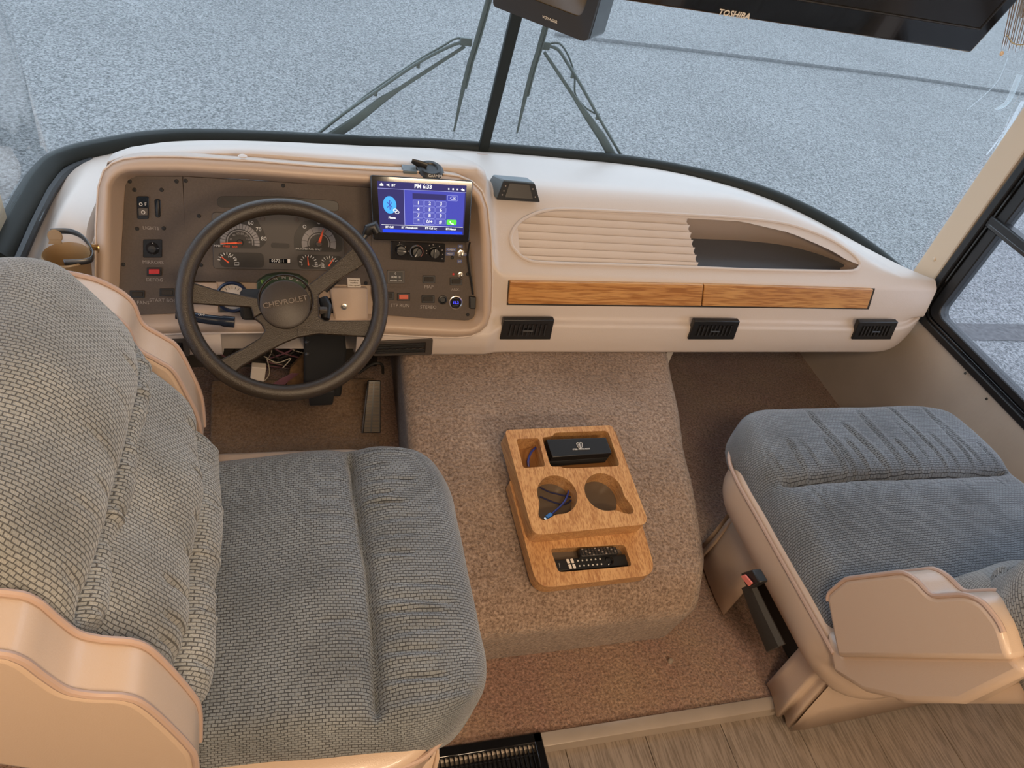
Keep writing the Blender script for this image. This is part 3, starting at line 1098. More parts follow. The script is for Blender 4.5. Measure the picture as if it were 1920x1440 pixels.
# gauge panel
hood_slot = pbox([(407, 368), (520, 368), (634, 377), (636, 397), (520, 389), (407, 389)], 0, .0022, 'warning_light_strip', M['dial'], dash, r=[.012, 0, .010, .010, 0, .012], bevel=.0006)
cl = pbox([(397, 398), (450, 398), (640, 408), (648, 500), (640, 508), (400, 504)], -.004, .006, 'instrument_cluster', M['cluster'], dash, r=.008, bevel=.0012)
def arcpts(c, r0, r1, a0, a1, n=20):
    o_ = []
    for k in range(n + 1):
        a = radians(lerp(a0, a1, k / n)); o_.append(c + (V((1, 0, 0)) * cos(a) + PV * sin(a)) * r1)
    for k in range(n + 1):
        a = radians(lerp(a1, a0, k / n)); o_.append(c + (V((1, 0, 0)) * cos(a) + PV * sin(a)) * r0)
    return o_
def arcband(c, r0, r1, a0, a1, name, m_, par, n=1, gap=0.0):
    b = MB()
    for s_ in range(n):
        x0 = lerp(a0, a1, s_ / n) - gap * 0; x1 = lerp(a0, a1, (s_ + 1) / n)
        g_ = gap / 2 * (1 if x0 > x1 else -1)
        rr = []
        k_ = 4 if n > 1 else 24
        for k in range(k_ + 1):
            a = radians(lerp(x0 - g_, x1 + g_, k / k_))
            d = V((1, 0, 0)) * cos(a) + PV * sin(a)
            rr.append([c + d * r0, c + d * r1])
        b.grid(rr)
    return sub_(b, name, m_, par)
W = 0.0062
# speedometer
sp_out = [(402, 462), (402, 440), (420, 408), (450, 402), (480, 408), (498, 440), (500, 455), (487, 466), (402, 465)]
pts = [pp_(px, py, W + .0003) for px, py in sp_out]
spd = sub_(MB().prism(roundpoly(pts, .008, 4), -PN * .002), 'speedometer', M['dial'], cl)
c = pp_(450, 455, W + .0008)
u10 = (pp_(460, 455, W) - pp_(450, 455, W)).length / 10
def grp(par): return par
arcband(c, 27 * u10, 37 * u10, 190, -10, 'dial_band', M['band'], cl, 20, 1.6)
arcband(c, 23 * u10, 25 * u10, 190, -10, 'dial_band', M['band'], cl)
def needle(c, ang, r, m_='orange', wd=.0022, tail=.004):
    a = radians(ang)
    d = V((1, 0, 0)) * cos(a) + PV * sin(a); s_ = V((1, 0, 0)) * -sin(a) + PV * cos(a)
    b = MB().prism([c - d * tail + s_ * wd, c - d * tail - s_ * wd, c + d * r - s_ * wd * .3, c + d * r + s_ * wd * .3], PN * .001)
    return sub_(b, 'needle', M[m_], cl)
needle(c + PN * .002, 184, 36 * u10)
sub_(MB().lathe(c, PN, [(0, .003), (.006, .003), (.007, 0)], 16), 'needle_hub', M['dial'], cl)
for s_, a, rr in (('10', 168, 45), ('20', 147, 46), ('30', 125, 46), ('40', 105, 46), ('50', 84, 45), ('60', 62, 45), ('70', 38, 45), ('80', 12, 46)):
    q = c + (V((1, 0, 0)) * cos(radians(a)) + PV * sin(radians(a))) * (rr * u10)
    text(s_, 11 * u10, M['white'], cl, q, (1, 0, 0), PV)
for s_, a in (('20', 160), ('40', 128), ('60', 100), ('80', 75), ('100', 52), ('120', 27), ('140', 5)):
    q = c + (V((1, 0, 0)) * cos(radians(a)) + PV * sin(radians(a))) * (18 * u10)
    text(s_, 6 * u10, M['band'], cl, q, (1, 0, 0), PV)
text('MPH', 6 * u10, M['white'], cl, pp_(407, 461, W + .001), (1, 0, 0), PV)
text('MILES   km/h', 5 * u10, M['orange'], cl, pp_(432, 462, W + .001), (1, 0, 0), PV)
# fuel gauge
fg = [(551, 470), (551, 440), (566, 416), (597, 409), (628, 418), (642, 445), (642, 473)]
pts = [pp_(px, py, W + .0003) for px, py in fg]
sub_(MB().prism(roundpoly(pts, .010, 4), -PN * .002), 'fuel_gauge', M['dial'], cl)
c = pp_(598, 457, W + .0008)
arcband(c, 23 * u10, 34 * u10, 197, -17, 'dial_band', M['band'], cl, 8, 1.6)
arcband(c, 19 * u10, 21 * u10, 197, -17, 'dial_band', M['band'], cl)
needle(c + PN * .002, 74, 31 * u10, wd=.0032, tail=-.002)
sub_(MB().lathe(c, PN, [(0, .003), (.006, .003), (.007, 0)], 16), 'needle_hub', M['cluster'], cl)
for px, py in ((571, 425), (598, 417), (625, 430)):
    sub_(MB().lathe(pp_(px, py, W + .001), PN, [(.0025, .0002), (.0038, .0002)], 16), 'ring_symbol', M['white'], cl)
text('UNLEADED FUEL ONLY', 5 * u10, M['white'], cl, pp_(578, 467, W + .001), (1, 0, 0), PV)
# small gauges
def small_slot(px4): return sub_(MB().prism(roundpoly([pp_(px, py, W + .0003) for px, py in px4], .011, 5), -PN * .002), 'gauge_window', M['dial'], cl)
small_slot([(408, 473), (494, 474), (496, 502), (414, 501)])
small_slot([(556, 477), (642, 480), (642, 506), (560, 504)])
def small_gauge(px, py, labs, ang, a0=170, a1=10):
    c = pp_(px, py, W + .0008)
    for k in range(9):
        a = radians(lerp(a0, a1, k / 8)); d = V((1, 0, 0)) * cos(a) + PV * sin(a); s_ = V((1, 0, 0)) * -sin(a) + PV * cos(a)
        b = MB().prism([c + d * 13 * u10 + s_ * .0007, c + d * 13 * u10 - s_ * .0007, c + d * 18 * u10 - s_ * .0007, c + d * 18 * u10 + s_ * .0007], PN * .0003)
        sub_(b, 'scale_mark', M['white'], cl)
    needle(c + PN * .001, ang, 15 * u10, wd=.0016)
    for s_, dx, dy in labs:
        text(s_, 6 * u10, M['white'], cl, pp_(px + dx, py + dy, W + .001), (1, 0, 0), PV)
small_gauge(426, 490, (('14', 4, -9), ('18', 15, -4)), 140)
small_gauge(578, 494, (('0', -12, 2), ('80', 15, 2)), 95)
small_gauge(618, 496, (('100', -14, 1), ('210', 4, -7)), 60)
# battery, oil and temperature symbols
q = [pp_(px, py, W + .001) for px, py in ((440, 492), (448, 492), (448, 497), (440, 497))]
sub_(MB().tube(q, .0006, 6, closed=True), 'battery_symbol', M['white'], cl)
q = [pp_(px, py, W + .001) for px, py in ((586, 498), (590, 500), (595, 500), (600, 497))]
sub_(MB().tube(q, .0006, 6), 'oil_symbol', M['white'], cl)
q = [pp_(px, py, W + .001) for px, py in ((606, 494), (606, 501), (602, 501), (610, 501))]
sub_(MB().tube(q, .0006, 6), 'temperature_symbol', M['white'], cl)
# odometer and centre slot
od = pbox([(505, 485), (545, 486), (545, 494), (505, 493)], W - .002, W + .0006, 'odometer', M['gloss'], cl)
text('057211', 8.5 * u10, M['white'], cl, pp_(521, 489.3, W + .001), (1, 0, 0), PV)
pbox([(539, 486), (544, 486), (544, 493), (539, 493)], W, W + .0009, 'odometer_digit', M['keypad'], cl)
pbox([(508, 455), (543, 457), (543, 466), (508, 465)], W - .001, W + .0007, 'display_slot', M['dial'], cl, r=.006)
for px, py in ((492, 410), (556, 412)):
    sub_(MB().lathe(pp_(px, py, W), PN, [(0, .001), (.003, .0015), (.0045, .0015), (.005, 0)], 14), 'screw', M['panel'], cl)
# gear selector display
gs = [(482, 530), (500, 518), (530, 514), (560, 518), (578, 530), (578, 560), (482, 560)]
pts = [pp_(px, py, 0.030) for px, py in gs]
gsel = MB().prism(pts, -PN * 0.03).done('gear_indicator', M['green'], dash, bevel=.001)
for s_, px, py, an in (('P', 492, 528, 20), ('R', 517, 521, 8), ('N', 532, 519.5, 0), ('D', 546, 521, -6), ('2', 558, 524, -12), ('1', 568, 529, -20)):
    ptext(s_, px, py, 7.5, 'greenlit' if s_ == 'P' else 'dim', gsel, .0305, rot=radians(an), bold=.0002)
# notice sticker
st = pbox([(651, 521), (675, 522), (677, 539), (652, 538)], -.001, .002, 'notice_sticker', M['paper'], cen_p)
for k, s_ in enumerate(('Notice of', 'machine', 'interrupted')):
    ptext(s_, 664, 525.5 + 4.6 * k, 3.2, 'firewall', cen_p, .0022)

# round compass / vacuum gauge behind the wheel on the lower plate
c = pp_(436, 557, .016)
vg = MB().lathe(c, PN, [(0.030, -.03), (.034, -.004), (.034, .002), (.031, .004), (.028, .002), (.0275, -.003)], 40).done('aux_gauge', mat('navy_rim', (.015, .025, .06), .3), dash)
sub_(MB().lathe(c, PN, [(0, -.002), (.028, -.003)], 32), 'dial_face', M['paper'], vg)
for k in range(13):
    a = radians(lerp(200, -20, k / 12)); d = V((1, 0, 0)) * cos(a) + PV * sin(a); s_ = d.cross(PN)
    sub_(MB().prism([c + d * .018 + s_ * .0005, c + d * .018 - s_ * .0005, c + d * .024 - s_ * .0005, c + d * .024 + s_ * .0005], PN * .0006), 'scale_mark', M['black'], vg)

# control panel: climate controls
WR = .003
hv = pbox([(733, 452), (835, 457), (834, 492), (733, 486)], 0, WR + .005, 'climate_control', M['gloss'], dash, r=.003, bevel=.0008)
for px, py, kn in ((751, 469, 'a'), (781, 472, 'b'), (814, 474, 'c')):
    c = pp_(px, py, WR + .005)
    kb = MB().lathe(c, PN, [(0, .012), (.010, .0115), (.0115, .009), (.012, .0)], 24)
    ko = sub_(kb, 'knob', M['black'], hv)
    if kn == 'b':
        arcband(c + PN * .0006, .0140, .0155, 230, 90, 'cold_arc', mat('cold_blue', (.03, .05, .12), .4), hv)
        arcband(c + PN * .0006, .0140, .0155, 90, -50, 'hot_arc', mat('hot_red', (.16, .02, .02), .4), hv)
    an = {'a': -5, 'b': 240, 'c': 90}[kn]
    a = radians(an); d = V((1, 0, 0)) * cos(a) + PV * sin(a); s_ = d.cross(PN)
    sub_(MB().prism([c - d * .010 + s_ * .003 + PN * .011, c - d * .010 - s_ * .003 + PN * .011, c + d * .011 - s_ * .003 + PN * .011, c + d * .011 + s_ * .003 + PN * .011], PN * .005), 'knob_grip', M['black'], hv, bevel=.0006)
    sub_(MB().prism([c + d * .004 + s_ * .0007 + PN * .0161, c + d * .004 - s_ * .0007 + PN * .0161, c + d * .010 - s_ * .0007 + PN * .0161, c + d * .010 + s_ * .0007 + PN * .0161], PN * .0004), 'knob_pointer', M['e_white'] if 0 else M['white'], hv)
for px, py in ((749, 455), (760, 463), (766, 471), (800, 470), (800, 475), (805, 460), (812, 459), (824, 462), (829, 469), (830, 477), (829, 485)):
    sub_(MB().lathe(pp_(px, py, WR + .0052), PN, [(0, .0003), (.0013, .0003)], 6), 'symbol', M['dim'], hv)
# toggles
def toggle(px, py, r=.007):
    c = pp_(px, py, WR)
    o_ = MB().lathe(c, PN, [(0, .003), (r * .4, .004), (r * .6, .004), (r * .65, .0025), (r, .002), (r, 0)], 6).done('toggle_switch', M['metal'], dash)
    sub_(MB().tube([c + PN * .003, c + PN * .010 - PV * .004, c + PN * .016 - PV * .007], [.0015, .0018, .0024], 8), 'toggle_lever', M['metal'], o_)
toggle(864, 475, .009)
toggle(863, 515)
def tape(s_, px, py, w_, h_):
    o_ = pbox(rect(px - w_ / 2, py - h_ / 2, px + w_ / 2, py + h_ / 2), WR - .001, WR + .0006, 'label_tape', M['bluelabel'], dash)
    ptext(s_, px, py, h_ * .55, 'white', o_, WR + .0007)
tape('CABIN', 846, 468, 19, 6.5)
tape('HEAT', 844, 476, 16, 6.5)
tape('HI', 863, 462, 9, 6)
tape('OFF', 874, 477, 10, 6)
tape('LO', 862, 490, 9, 6)
c = pp_(850, 514, WR)
MB().lathe(c, PN, [(0, .002), (.002, .0018), (.003, 0)], 12).done('indicator_lamp', M['red'], dash)
# hour meter
hm = pbox(rect(726, 507, 759, 532), 0, WR + .004, 'hour_meter', M['cluster'], dash, r=.003, bevel=.0008)
pbox(rect(730, 510, 755, 528), WR + .002, WR + .0046, 'meter_face', M['black'], hm)
ptext('0', 741.5, 513, 4, 'white', hm, WR + .0047)
ptext('004110', 742, 519.5, 4.5, 'white', hm, WR + .0047)
ptext('HOURS 1/10', 742, 526, 3, 'white', hm, WR + .0047)
ptext('GENERATOR', 745, 538, 4.5, 'panel', rig_p, WR)
rocker(793, 517, 816, 531, w_=WR)
ptext('MAP', 804, 538, 6.5, 'dim', rig_p, WR)
rocker(844, 521, 867, 535, w_=WR)
ptext('AUX.', 854, 543, 5, 'dim', rig_p, WR)
rocker(716, 548, 739, 562, w_=WR)
rocker(745, 550, 769, 564, w_=WR, cap='redorange')
ptext('STP RUN', 750, 573, 6.5, 'dim', rig_p, WR)
rocker(791, 554, 815, 568, w_=WR)
ptext('STEREO', 803, 576, 6.5, 'dim', rig_p, WR)
c = pp_(830, 562, WR)
MB().lathe(c, PN, [(0, .001), (.006, .001), (.0075, .004), (.0105, .003), (.011, 0)], 24).done('power_socket', M['black'], dash)
c = pp_(854, 567, WR)
usb = MB().lathe(c, PN, [(0, .003), (.013, .003), (.0145, .0045), (.0165, .004), (.017, 0)], 32).done('usb_charger', M['metal'], dash)
sub_(MB().lathe(c, PN, [(0, .0036), (.0135, .0034)], 32), 'charger_face', M['gloss'], usb)
text('12.2', .0085, M['e_volt'], usb, c + PN * .0037 , (1, 0, 0), PV, bold=.0002)
for dv in (.008, -.008):
    q = [c + V((1, 0, 0)) * a + PV * (dv + b_) + PN * .0038 for a, b_ in ((-.006, -.0018), (.006, -.0018), (.006, .0018), (-.006, .0018))]
    sub_(MB().tube(q, .0004, 6, closed=True), 'usb_port', M['darkmetal'], usb)
# charging lead hanging from the touchscreen
q = spline([pp_(px, py, w_) for px, py, w_ in ((881, 455, .03), (877, 478, .012), (880, 505, .010), (884, 530, .008), (887, 552, .008))], 8)
cb = MB().tube(q, .0022, 8).done('charging_cable', M['black'])
tag(cb, 'black cable hanging from the touchscreen down the right edge of the control panel', 'cable')
sub_(MB().prism([pp_(px, py, .012) for px, py in ((881, 556), (893, 557), (892, 580), (881, 579))], -PN * .009), 'plug', M['black'], cb, bevel=.002)

# lower driver vents
VD = V((0, 1.385, .40))
def dvent(q):
    pts, ve = quad(q, VD, Vn, -0.01, 0.004)
    fr = MB().prism(roundpoly(pts, .004, 4), ve).done('air_vent', M['cluster'], dash, bevel=0.001)
    P = [hit(px, py, VD + Vn * 0.0042, Vn) for px, py in q]
    def bl(u, v_): return P[0].lerp(P[1], u).lerp(P[3].lerp(P[2], u), v_)
    sub_(MB().prism([bl(.03, .18), bl(.88, .18), bl(.88, .82), bl(.03, .82)], Vn * .001), 'grille_back', M['gloss'], fr)
    for v_ in (.27, .42, .62, .75):
        sub_(MB().prism([bl(.04, v_ - .02), bl(.86, v_ - .02), bl(.86, v_ + .02), bl(.04, v_ + .02)], Vn * .004), 'louver', M['black'], fr)
    for k in range(6):
        u = .12 + k * .13
        sub_(MB().tube([bl(u, .54) + Vn * .002, bl(u + .07, .5) + Vn * .002], .0006, 6), 'vane_link', M['metal'], fr)
dvent([(700, 641), (812, 636), (810, 665), (700, 668)])
dvent([(262, 640), (352, 636), (356, 668), (270, 668)])

# small slots and clip on top of the dash
for px, py in ((450, 291), (675, 275), (790, 281), (880, 290), (1010, 302), (1120, 313)):
    c = None
for px, py in ((675, 278), (790, 283), (905, 291), (1012, 302), (1120, 316)):
    y_, z_ = 2.10, .53
    c = hit(px, py, V((0, 2.24, .499)), V((0, (.66 - .5) / (2.24 - 1.68), 1)).normalized())
    MB().box(c + V((0, 0, .001)), (.035, .008, .003)).done('defrost_slot', M['piping'], dash, bevel=.001)
c = hit(455, 293, V((0, 1.5, .800)), V((0, 0.2, 1)).normalized())
MB().lathe(c, (0, 0, 1), [(0, .002), (.007, .0016), (.009, 0)], 20).done('screw_cap', M['dash'], dash)
c0 = hit(76, 398, z=.545)
MB().prism([hit(px, py, z=.548) for px, py in ((82, 374), (91, 376), (75, 414), (65, 418))], (0, 0, -.006)).done('defrost_vent', M['device'], dash, bevel=.001)

# ------------------------------------------------------------------ touchscreen head unit
hu0 = 0.085
hup = [pp_(px, py, hu0) for px, py in ((694, 328), (887, 339), (880, 455), (700, 450))]
hu = empty('touchscreen', (hup[3] + hup[2]) / 2, 'black touchscreen radio showing a blue phone dialling pad, beside the steering wheel', 'touchscreen')
MB().prism(roundpoly(hup, .006, 5), -PN * .012).done('screen_housing', M['gloss'], hu, bevel=.002)
MB().prism([pp_(px, py, .073) for px, py in ((700, 345), (860, 352), (855, 448), (705, 444))], -PN * .070).done('rear_mount', M['black'], hu, bevel=.003)
S4 = [pp_(px, py, hu0 + .0004) for px, py in ((707, 339), (875, 348), (869, 441), (713, 436))]
def sb(u, v_, w_=0): return S4[0].lerp(S4[1], u).lerp(S4[3].lerp(S4[2], u), v_) + PN * w_
def sq(u0, v0_, u1, v1_, m_, w_, name, r=0):
    pts = [sb(u0, v0_, w_), sb(u1, v0_, w_), sb(u1, v1_, w_), sb(u0, v1_, w_)]
    if r: pts = roundpoly(pts, r, 4)
    return sub_(MB().prism(pts, -PN * .0002), name, M[m_], disp)
disp = MB().prism([sb(0, 0), sb(1, 0), sb(1, 1), sb(0, 1)], -PN * .0004).done('display', M['e_navy'], hu)
sq(.295, .145, .985, .835, 'e_blue', .0004, 'blue_field')
sq(.0, .135, 1.0, .143, 'e_line', .0006, 'divider')
sq(.288, .145, .294, .83, 'e_line', .0006, 'divider')
sq(.02, .835, .985, .843, 'e_white', .0006, 'divider')
sq(.03, .93, .985, .985, 'e_bar', .0006, 'status_bar')
sux = (S4[1] - S4[0]).normalized(); suy = (S4[0] - S4[3]).normalized()
sw = (S4[1] - S4[0]).length
def st_(s_, u, v_, size, m_='e_white', **kw): text(s_, size * sw, M[m_], disp, sb(u, v_, .0008), sux, suy, depth=.0001, **kw)
st_('PM 6:33', .505, .065, .060, bold=.0003)
st_('BT', .175, .07, .036, bold=.0002)
for k, (a, b_) in enumerate((('1', .245), ('4', .0), ('7', 0), ('*', 0))): pass
keys = [['1', '2', '3'], ['4', '5', '6'], ['7', '8', '9'], ['*', '0/+', '#']]
for r_ in range(4):
    for c_ in range(3):
        u0 = .39 + c_ * .131; v0_ = .335 + r_ * .121
        pts = roundpoly([sb(u0, v0_, .0007), sb(u0 + .12, v0_, .0007), sb(u0 + .12, v0_ + .105, .0007), sb(u0, v0_ + .105, .0007)], .002, 3)
        sub_(MB().tube(pts, .00035, 5, closed=True), 'key_outline', M['e_line'], disp)
        sq(u0 + .005, v0_ + .008, u0 + .115, v0_ + .098, 'e_key', .0006, 'key')
        st_(keys[r_][c_], u0 + .06, v0_ + .053, .052, bold=.0002)
sq(.385, .20, .77, .31, 'e_navy', .0006, 'number_field')
pts = roundpoly([sb(.785, .21, .0007), sb(.905, .21, .0007), sb(.905, .315, .0007), sb(.785, .315, .0007)], .002, 3)
sub_(MB().tube(pts, .0004, 5, closed=True), 'key_outline', M['e_line'], disp)
sub_(MB().tube([sb(.815, .262, .0008), sb(.835, .235, .0008), sb(.88, .235, .0008), sb(.88, .29, .0008), sb(.835, .29, .0008)], .0004, 5, closed=True), 'delete_symbol', M['e_white'], disp)
st_('x', .86, .258, .035)
sq(.785, .695, .905, .80, 'e_green', .0007, 'call_key', r=.003)
sub_(MB().tube(spline([sb(.825, .725, .0012), sb(.835, .765, .0012), sb(.87, .785, .0012)], 5), .0011, 6), 'handset_symbol', M['e_white'], disp)
for s_, u in (('BT Call', .11), ('BT Phonebook', .345), ('BT Call log', .60), ('BT Match', .84)):
    st_(s_, u, .885, .030, bold=.0002)
# bluetooth bubble with a chain link
c = sb(.125, .45, .0008)
b = MB()
b.add([c + sux * (.073 * sw * cos(a * pi / 16)) + suy * (.095 * sw * sin(a * pi / 16)) for a in range(32)], [tuple(range(32))])
sub_(b, 'phone_symbol', M['e_cyan'], disp, fix=False)
sub_(MB().tube([c + PN * .0004 + sux * a * sw + suy * b_ * sw for a, b_ in ((-.03, -.03), (.025, .025), (0, .05), (0, -.05), (.025, -.025), (-.03, .03))], .0008, 5), 'radio_symbol', M['e_blue'], disp)
for k in range(2):
    cc = sb(.185 + .02 * k, .55 + .035 * k, .0012)
    q = [cc + (sux * cos(a * pi / 8 ) * .022 * sw + suy * sin(a * pi / 8) * .015 * sw) for a in range(16)]
    sub_(MB().tube(q, .0006, 5, closed=True), 'link_symbol', M['e_white'], disp)
st_('Phone', .145, .70, .030, bold=.0003)
for u in (.035,):
    sub_(MB().prism([sb(.025, .09, .0008), sb(.065, .09, .0008), sb(.065, .06, .0008), sb(.045, .03, .0008), sb(.025, .06, .0008)], PN * .0002), 'home_symbol', M['e_white'], disp)
sub_(MB().prism([sb(.10, .08, .0008), sb(.10, .055, .0008), sb(.115, .055, .0008), sb(.13, .035, .0008), sb(.13, .10, .0008), sb(.115, .08, .0008)], PN * .0002), 'speaker_symbol', M['e_white'], disp)
for u in (.795, .845, .895):
    cc = sb(u, .085, .0008)
    sub_(MB().lathe(cc, PN, [(0, .0002), (.0022, .0002)], 8 if u == .845 else 4), 'status_symbol', M['e_white'], disp)
sub_(MB().prism([sb(.935, .085, .0008), sb(.955, .055, .0008), sb(.955, .07, .0008), sb(.98, .085, .0008), sb(.975, .12, .0008), sb(.955, .10, .0008), sb(.955, .115, .0008)], PN * .0002), 'back_symbol', M['e_white'], disp)

# ------------------------------------------------------------------ things on the dash top
gp0 = hit(806, 322, z=.800)
gm = empty('navigator_mount', gp0, 'round black suction mount for a navigator on top of the instrument pod above the touchscreen', 'phone mount')
MB().lathe(gp0, (0, -.15, 1), [(0, .009), (.014, .009), (.016, .012), (.023, .012), (.028, .008), (.031, .001), (.031, -.010)], 36).done('suction_disc', M['black'], gm)
MB().tube([gp0 + V((-.008, 0, .011)), gp0 + V((-.026, .004, .015)), gp0 + V((-.040, .008, .018))], [.009, .008, .005], 10, flat=.35).done('release_lever', M['black'], gm)
MB().box(gp0 + V((-.045, -.003, .001)), (.03, .03, .012)).done('base_pad', M['device'], gm, bevel=.002)
text('GARMIN', .008, M['white'], gm, gp0 + V((.006, -.0295, .006)), (1, .05, 0), (0, .5, 1), lift=.002)

tq = hit(955, 378, z=.672)
tg = empty('tire_monitor', tq, 'small slate and black display unit sitting on the dash top right of the touchscreen', 'display')
fr4 = [(931, 374), (1012, 379), (1002, 342), (944, 337)]
TN = V((0, -.88, .47)).normalized()
tp = tq + V((0, -.010, 0))
fp = [hit(px, py, tp, TN) for px, py in fr4]
bk = [fp[0] + V((-.012, .075, -.006)), fp[1] + V((-.006, .075, -.006)), fp[2] + V((-.002, .055, -.016)), fp[3] + V((-.012, .055, -.016))]
b = MB().add(fp + bk, [(0, 1, 2, 3), (7, 6, 5, 4), (0, 4, 5, 1), (1, 5, 6, 2), (2, 6, 7, 3), (3, 7, 4, 0)])
b.done('housing', M['device'], tg, bevel=.003)
def tf(u, v_, w_): return fp[3].lerp(fp[2], u).lerp(fp[0].lerp(fp[1], u), v_) + TN * w_
MB().prism([tf(.0, .06, .003), tf(1, .06, .003), tf(1.0, 1, .003), tf(0, 1, .003)], -TN * .004).done('front_bezel', M['blackmatte'], tg, bevel=.002)
MB().prism([tf(.20, .16, .0038), tf(.80, .16, .0038), tf(.84, .86, .0038), tf(.17, .86, .0038)], -TN * .001).done('screen', M['dial'], tg)
for u, v_ in ((.11, .3), (.10, .55), (.09, .75), (.89, .35), (.91, .75)):
    MB().lathe(tf(u, v_, .003), TN, [(0, .0008), (.0018, .0008)], 8).done('button_mark', M['dim'], tg)

# cup holder left of the pod
cc = hit(125, 478, z=.62)
ch = empty('cup_holder', cc, 'tan cup holder with a dark band handle at the left side of the pod', 'cup holder')
MB().lathe(cc - V((0, 0, .075)), (0, 0, 1), [(0, 0), (.034, 0), (.040, .07), (.043, .075), (.041, .078), (.037, .07), (.031, .006), (0, .006)], 36).done('cup', M['brassdark'], ch)
ta = hit(103, 443, cc + V((0, .035, 0)), V((0, -1, .2)))
MB().lathe(ta, (0, -1, .25), [(0, .0015), (.0125, .0015), (.0135, 0), (.0125, -.0015), (0, -.0015)], 24).done('tab', M['brassdark'], ch)
MB().prism([hit(px, py, cc + V((0, .035, 0)), V((0, -1, .2))) for px, py in ((93, 448), (114, 448), (117, 456), (91, 456))], (0, -.003, 0)).done('tab_neck', M['brassdark'], ch)
hp = [hit(px, py, z=.625) for px, py in ((95, 434), (110, 433), (132, 434), (150, 441), (163, 453), (172, 468), (175, 478), (170, 487), (155, 491), (135, 492), (120, 492))]
hp = spline(hp, 5)
MB().grid([[p_ + V((0, 0, .006)) for p_ in hp], [p_ - V((0, 0, .006)) for p_ in hp]]).done('band', M['darkmetal'], ch, solid=.002)
k0 = hit(187, 464, z=.615)
MB().tube([hp[-28 if len(hp) > 28 else 0], k0], .005, 10).done('arm', M['brass'], ch)
MB().lathe(k0, (-1, -.15, .1), [(0, .012), (.006, .012), (.007, .004), (.012, .003), (.012, -.004)], 20).done('mount_flange', M['brass'], ch)

# ------------------------------------------------------------------ steering wheel and column
tl = radians(47)
WC = V((0.005, 1.1935, 0.66))
WNv = V((0, -cos(tl), sin(tl)))
WU = V((1, 0, 0)); WV = WNv.cross(WU)
Rw, rw_ = 0.1785, 0.0155
col = empty('steering_column', WC - WNv * .08, 'black steering column carrying a dark brown four spoke steering wheel', 'steering wheel')
rim_ = [WC + (WU * cos(a * 2 * pi / 96) + WV * sin(a * 2 * pi / 96)) * Rw for a in range(96)]
sw_ = MB().tube(rim_, rw_, 16, closed=True).done('steering_wheel', M['wheel'], col)
sw_['label'] = 'dark brown steering wheel'
HC = WC - WNv * 0.024
def wp(px, py, d=0.0): return hit(px, py, HC + WNv * d, WNv)
def zp(q): return [(320 + x / 3.6, 360 + y / 3.6) for x, y in q]
spokes = {
 'sp_ul': zp([(70, 590), (110, 605), (320, 665), (600, 716), (640, 800), (560, 850), (540, 775), (300, 765), (110, 755), (62, 745)]),
 'sp_ur': zp([(1250, 345), (1235, 375), (1080, 515), (915, 635), (800, 760), (900, 860), (1003, 865), (1000, 690), (1120, 600), (1310, 490), (1345, 470), (1370, 420)]),
 'sp_lr': zp([(1000, 690), (1003, 840), (1040, 865), (1180, 868), (1385, 872), (1430, 880), (1400, 990), (1340, 985), (1150, 968), (1000, 955), (860, 980), (760, 1020), (700, 900), (850, 760)]),
 'sp_ll': zp([(560, 850), (640, 800), (850, 860), (870, 975), (760, 1020), (640, 1085), (480, 1185), (410, 1250), (350, 1240), (250, 1150), (330, 1140), (480, 1060), (600, 985), (635, 935), (610, 890)]),
}
for k, q in spokes.items():
    pts = [wp(px, py, .006) for px, py in q]
    # raise the outer ends up to the rim
    pts2 = []
    for p_ in pts:
        rad = (p_ - HC).length
        pts2.append(p_ + WNv * 0.014 * sstep(.09, .165, rad))
    sub_(MB().prism(pts2, -WNv * .014), 'spoke', M['wheel'], sw_, bevel=.003, seg=3, angle=60)
sub_(MB().lathe(HC, WNv, [(0.051, -.012), (.0525, .002), (.0515, .009), (.0495, .011), (.0480, .008), (.047, .0075)], 48), 'hub_ring', M['wheel'], sw_)
hubc = wp(535, 571, .009)
sub_(MB().lathe(hubc, WNv, [(0, .0085), (.042, .0078), (.0462, .005), (.0475, -.002)], 48), 'horn_pad', M['hub'], sw_)
text('CHEVROLET', .0150, mat('hub_letter', (.17, .135, .11), .35), sw_, hubc + WNv * .0090 + WV * .003, WU * cos(.22) + WV * sin(.22), WV * cos(.22) - WU * sin(.22), lift=.0006, depth=.0008)
# column
c0 = HC - WNv * .012
MB().lathe(c0, -WNv, [(0, 0), (.040, .002), (.045, .02), (.043, .10), (.035, .13), (.034, .30), (.03, .34), (0, .34)], 28).done('column_shroud', M['blackmatte'], col)
# turn signal stalk (left)
sp = [wp(px, py, -.035) for px, py in ((440, 604), (420, 602), (385, 598), (352, 592), (330, 589))]
MB().tube(spline(sp, 5), [.011] * 6 + [.0095] * 15, 14).done('turn_stalk', mat('stalk_blue', (.012, .018, .035), .25), col)
MB().box(c0 - WNv * .03 + V((-.055, 0, 0)), (.06, .045, .05)).done('stalk_housing', M['blackmatte'], col, bevel=.008)
text('OFF', .007, M['white'], col, wp(378, 590, -.022), (1, 0, 0), WV)
# shifter (right)
sh = [wp(px, py, d) for px, py, d in ((610, 545, -.05), (645, 510, -.03), (672, 460, -.005), (688, 438, .002))]
MB().tube(spline(sh, 6), .0055, 10).done('shift_lever', M['black'], col)
kp = wp(700, 428, .004)
MB().tube([wp(684, 441, .0), wp(692, 430, .004), wp(701, 424, .006), wp(708, 437, .003)], [.006, .0115, .0125, .009], 14).done('shift_knob', M['black'], col)
# ignition
ig = MB().tube([wp(606, 560, -.05), wp(612, 575, -.045), wp(610, 598, -.04)], [.010, .012, .009], 12).done('ignition_lock', M['black'], col)
MB().box(wp(606, 582, -.035), (.016, .012, .012)).done('ignition_key', M['cluster'], col, bevel=.002)

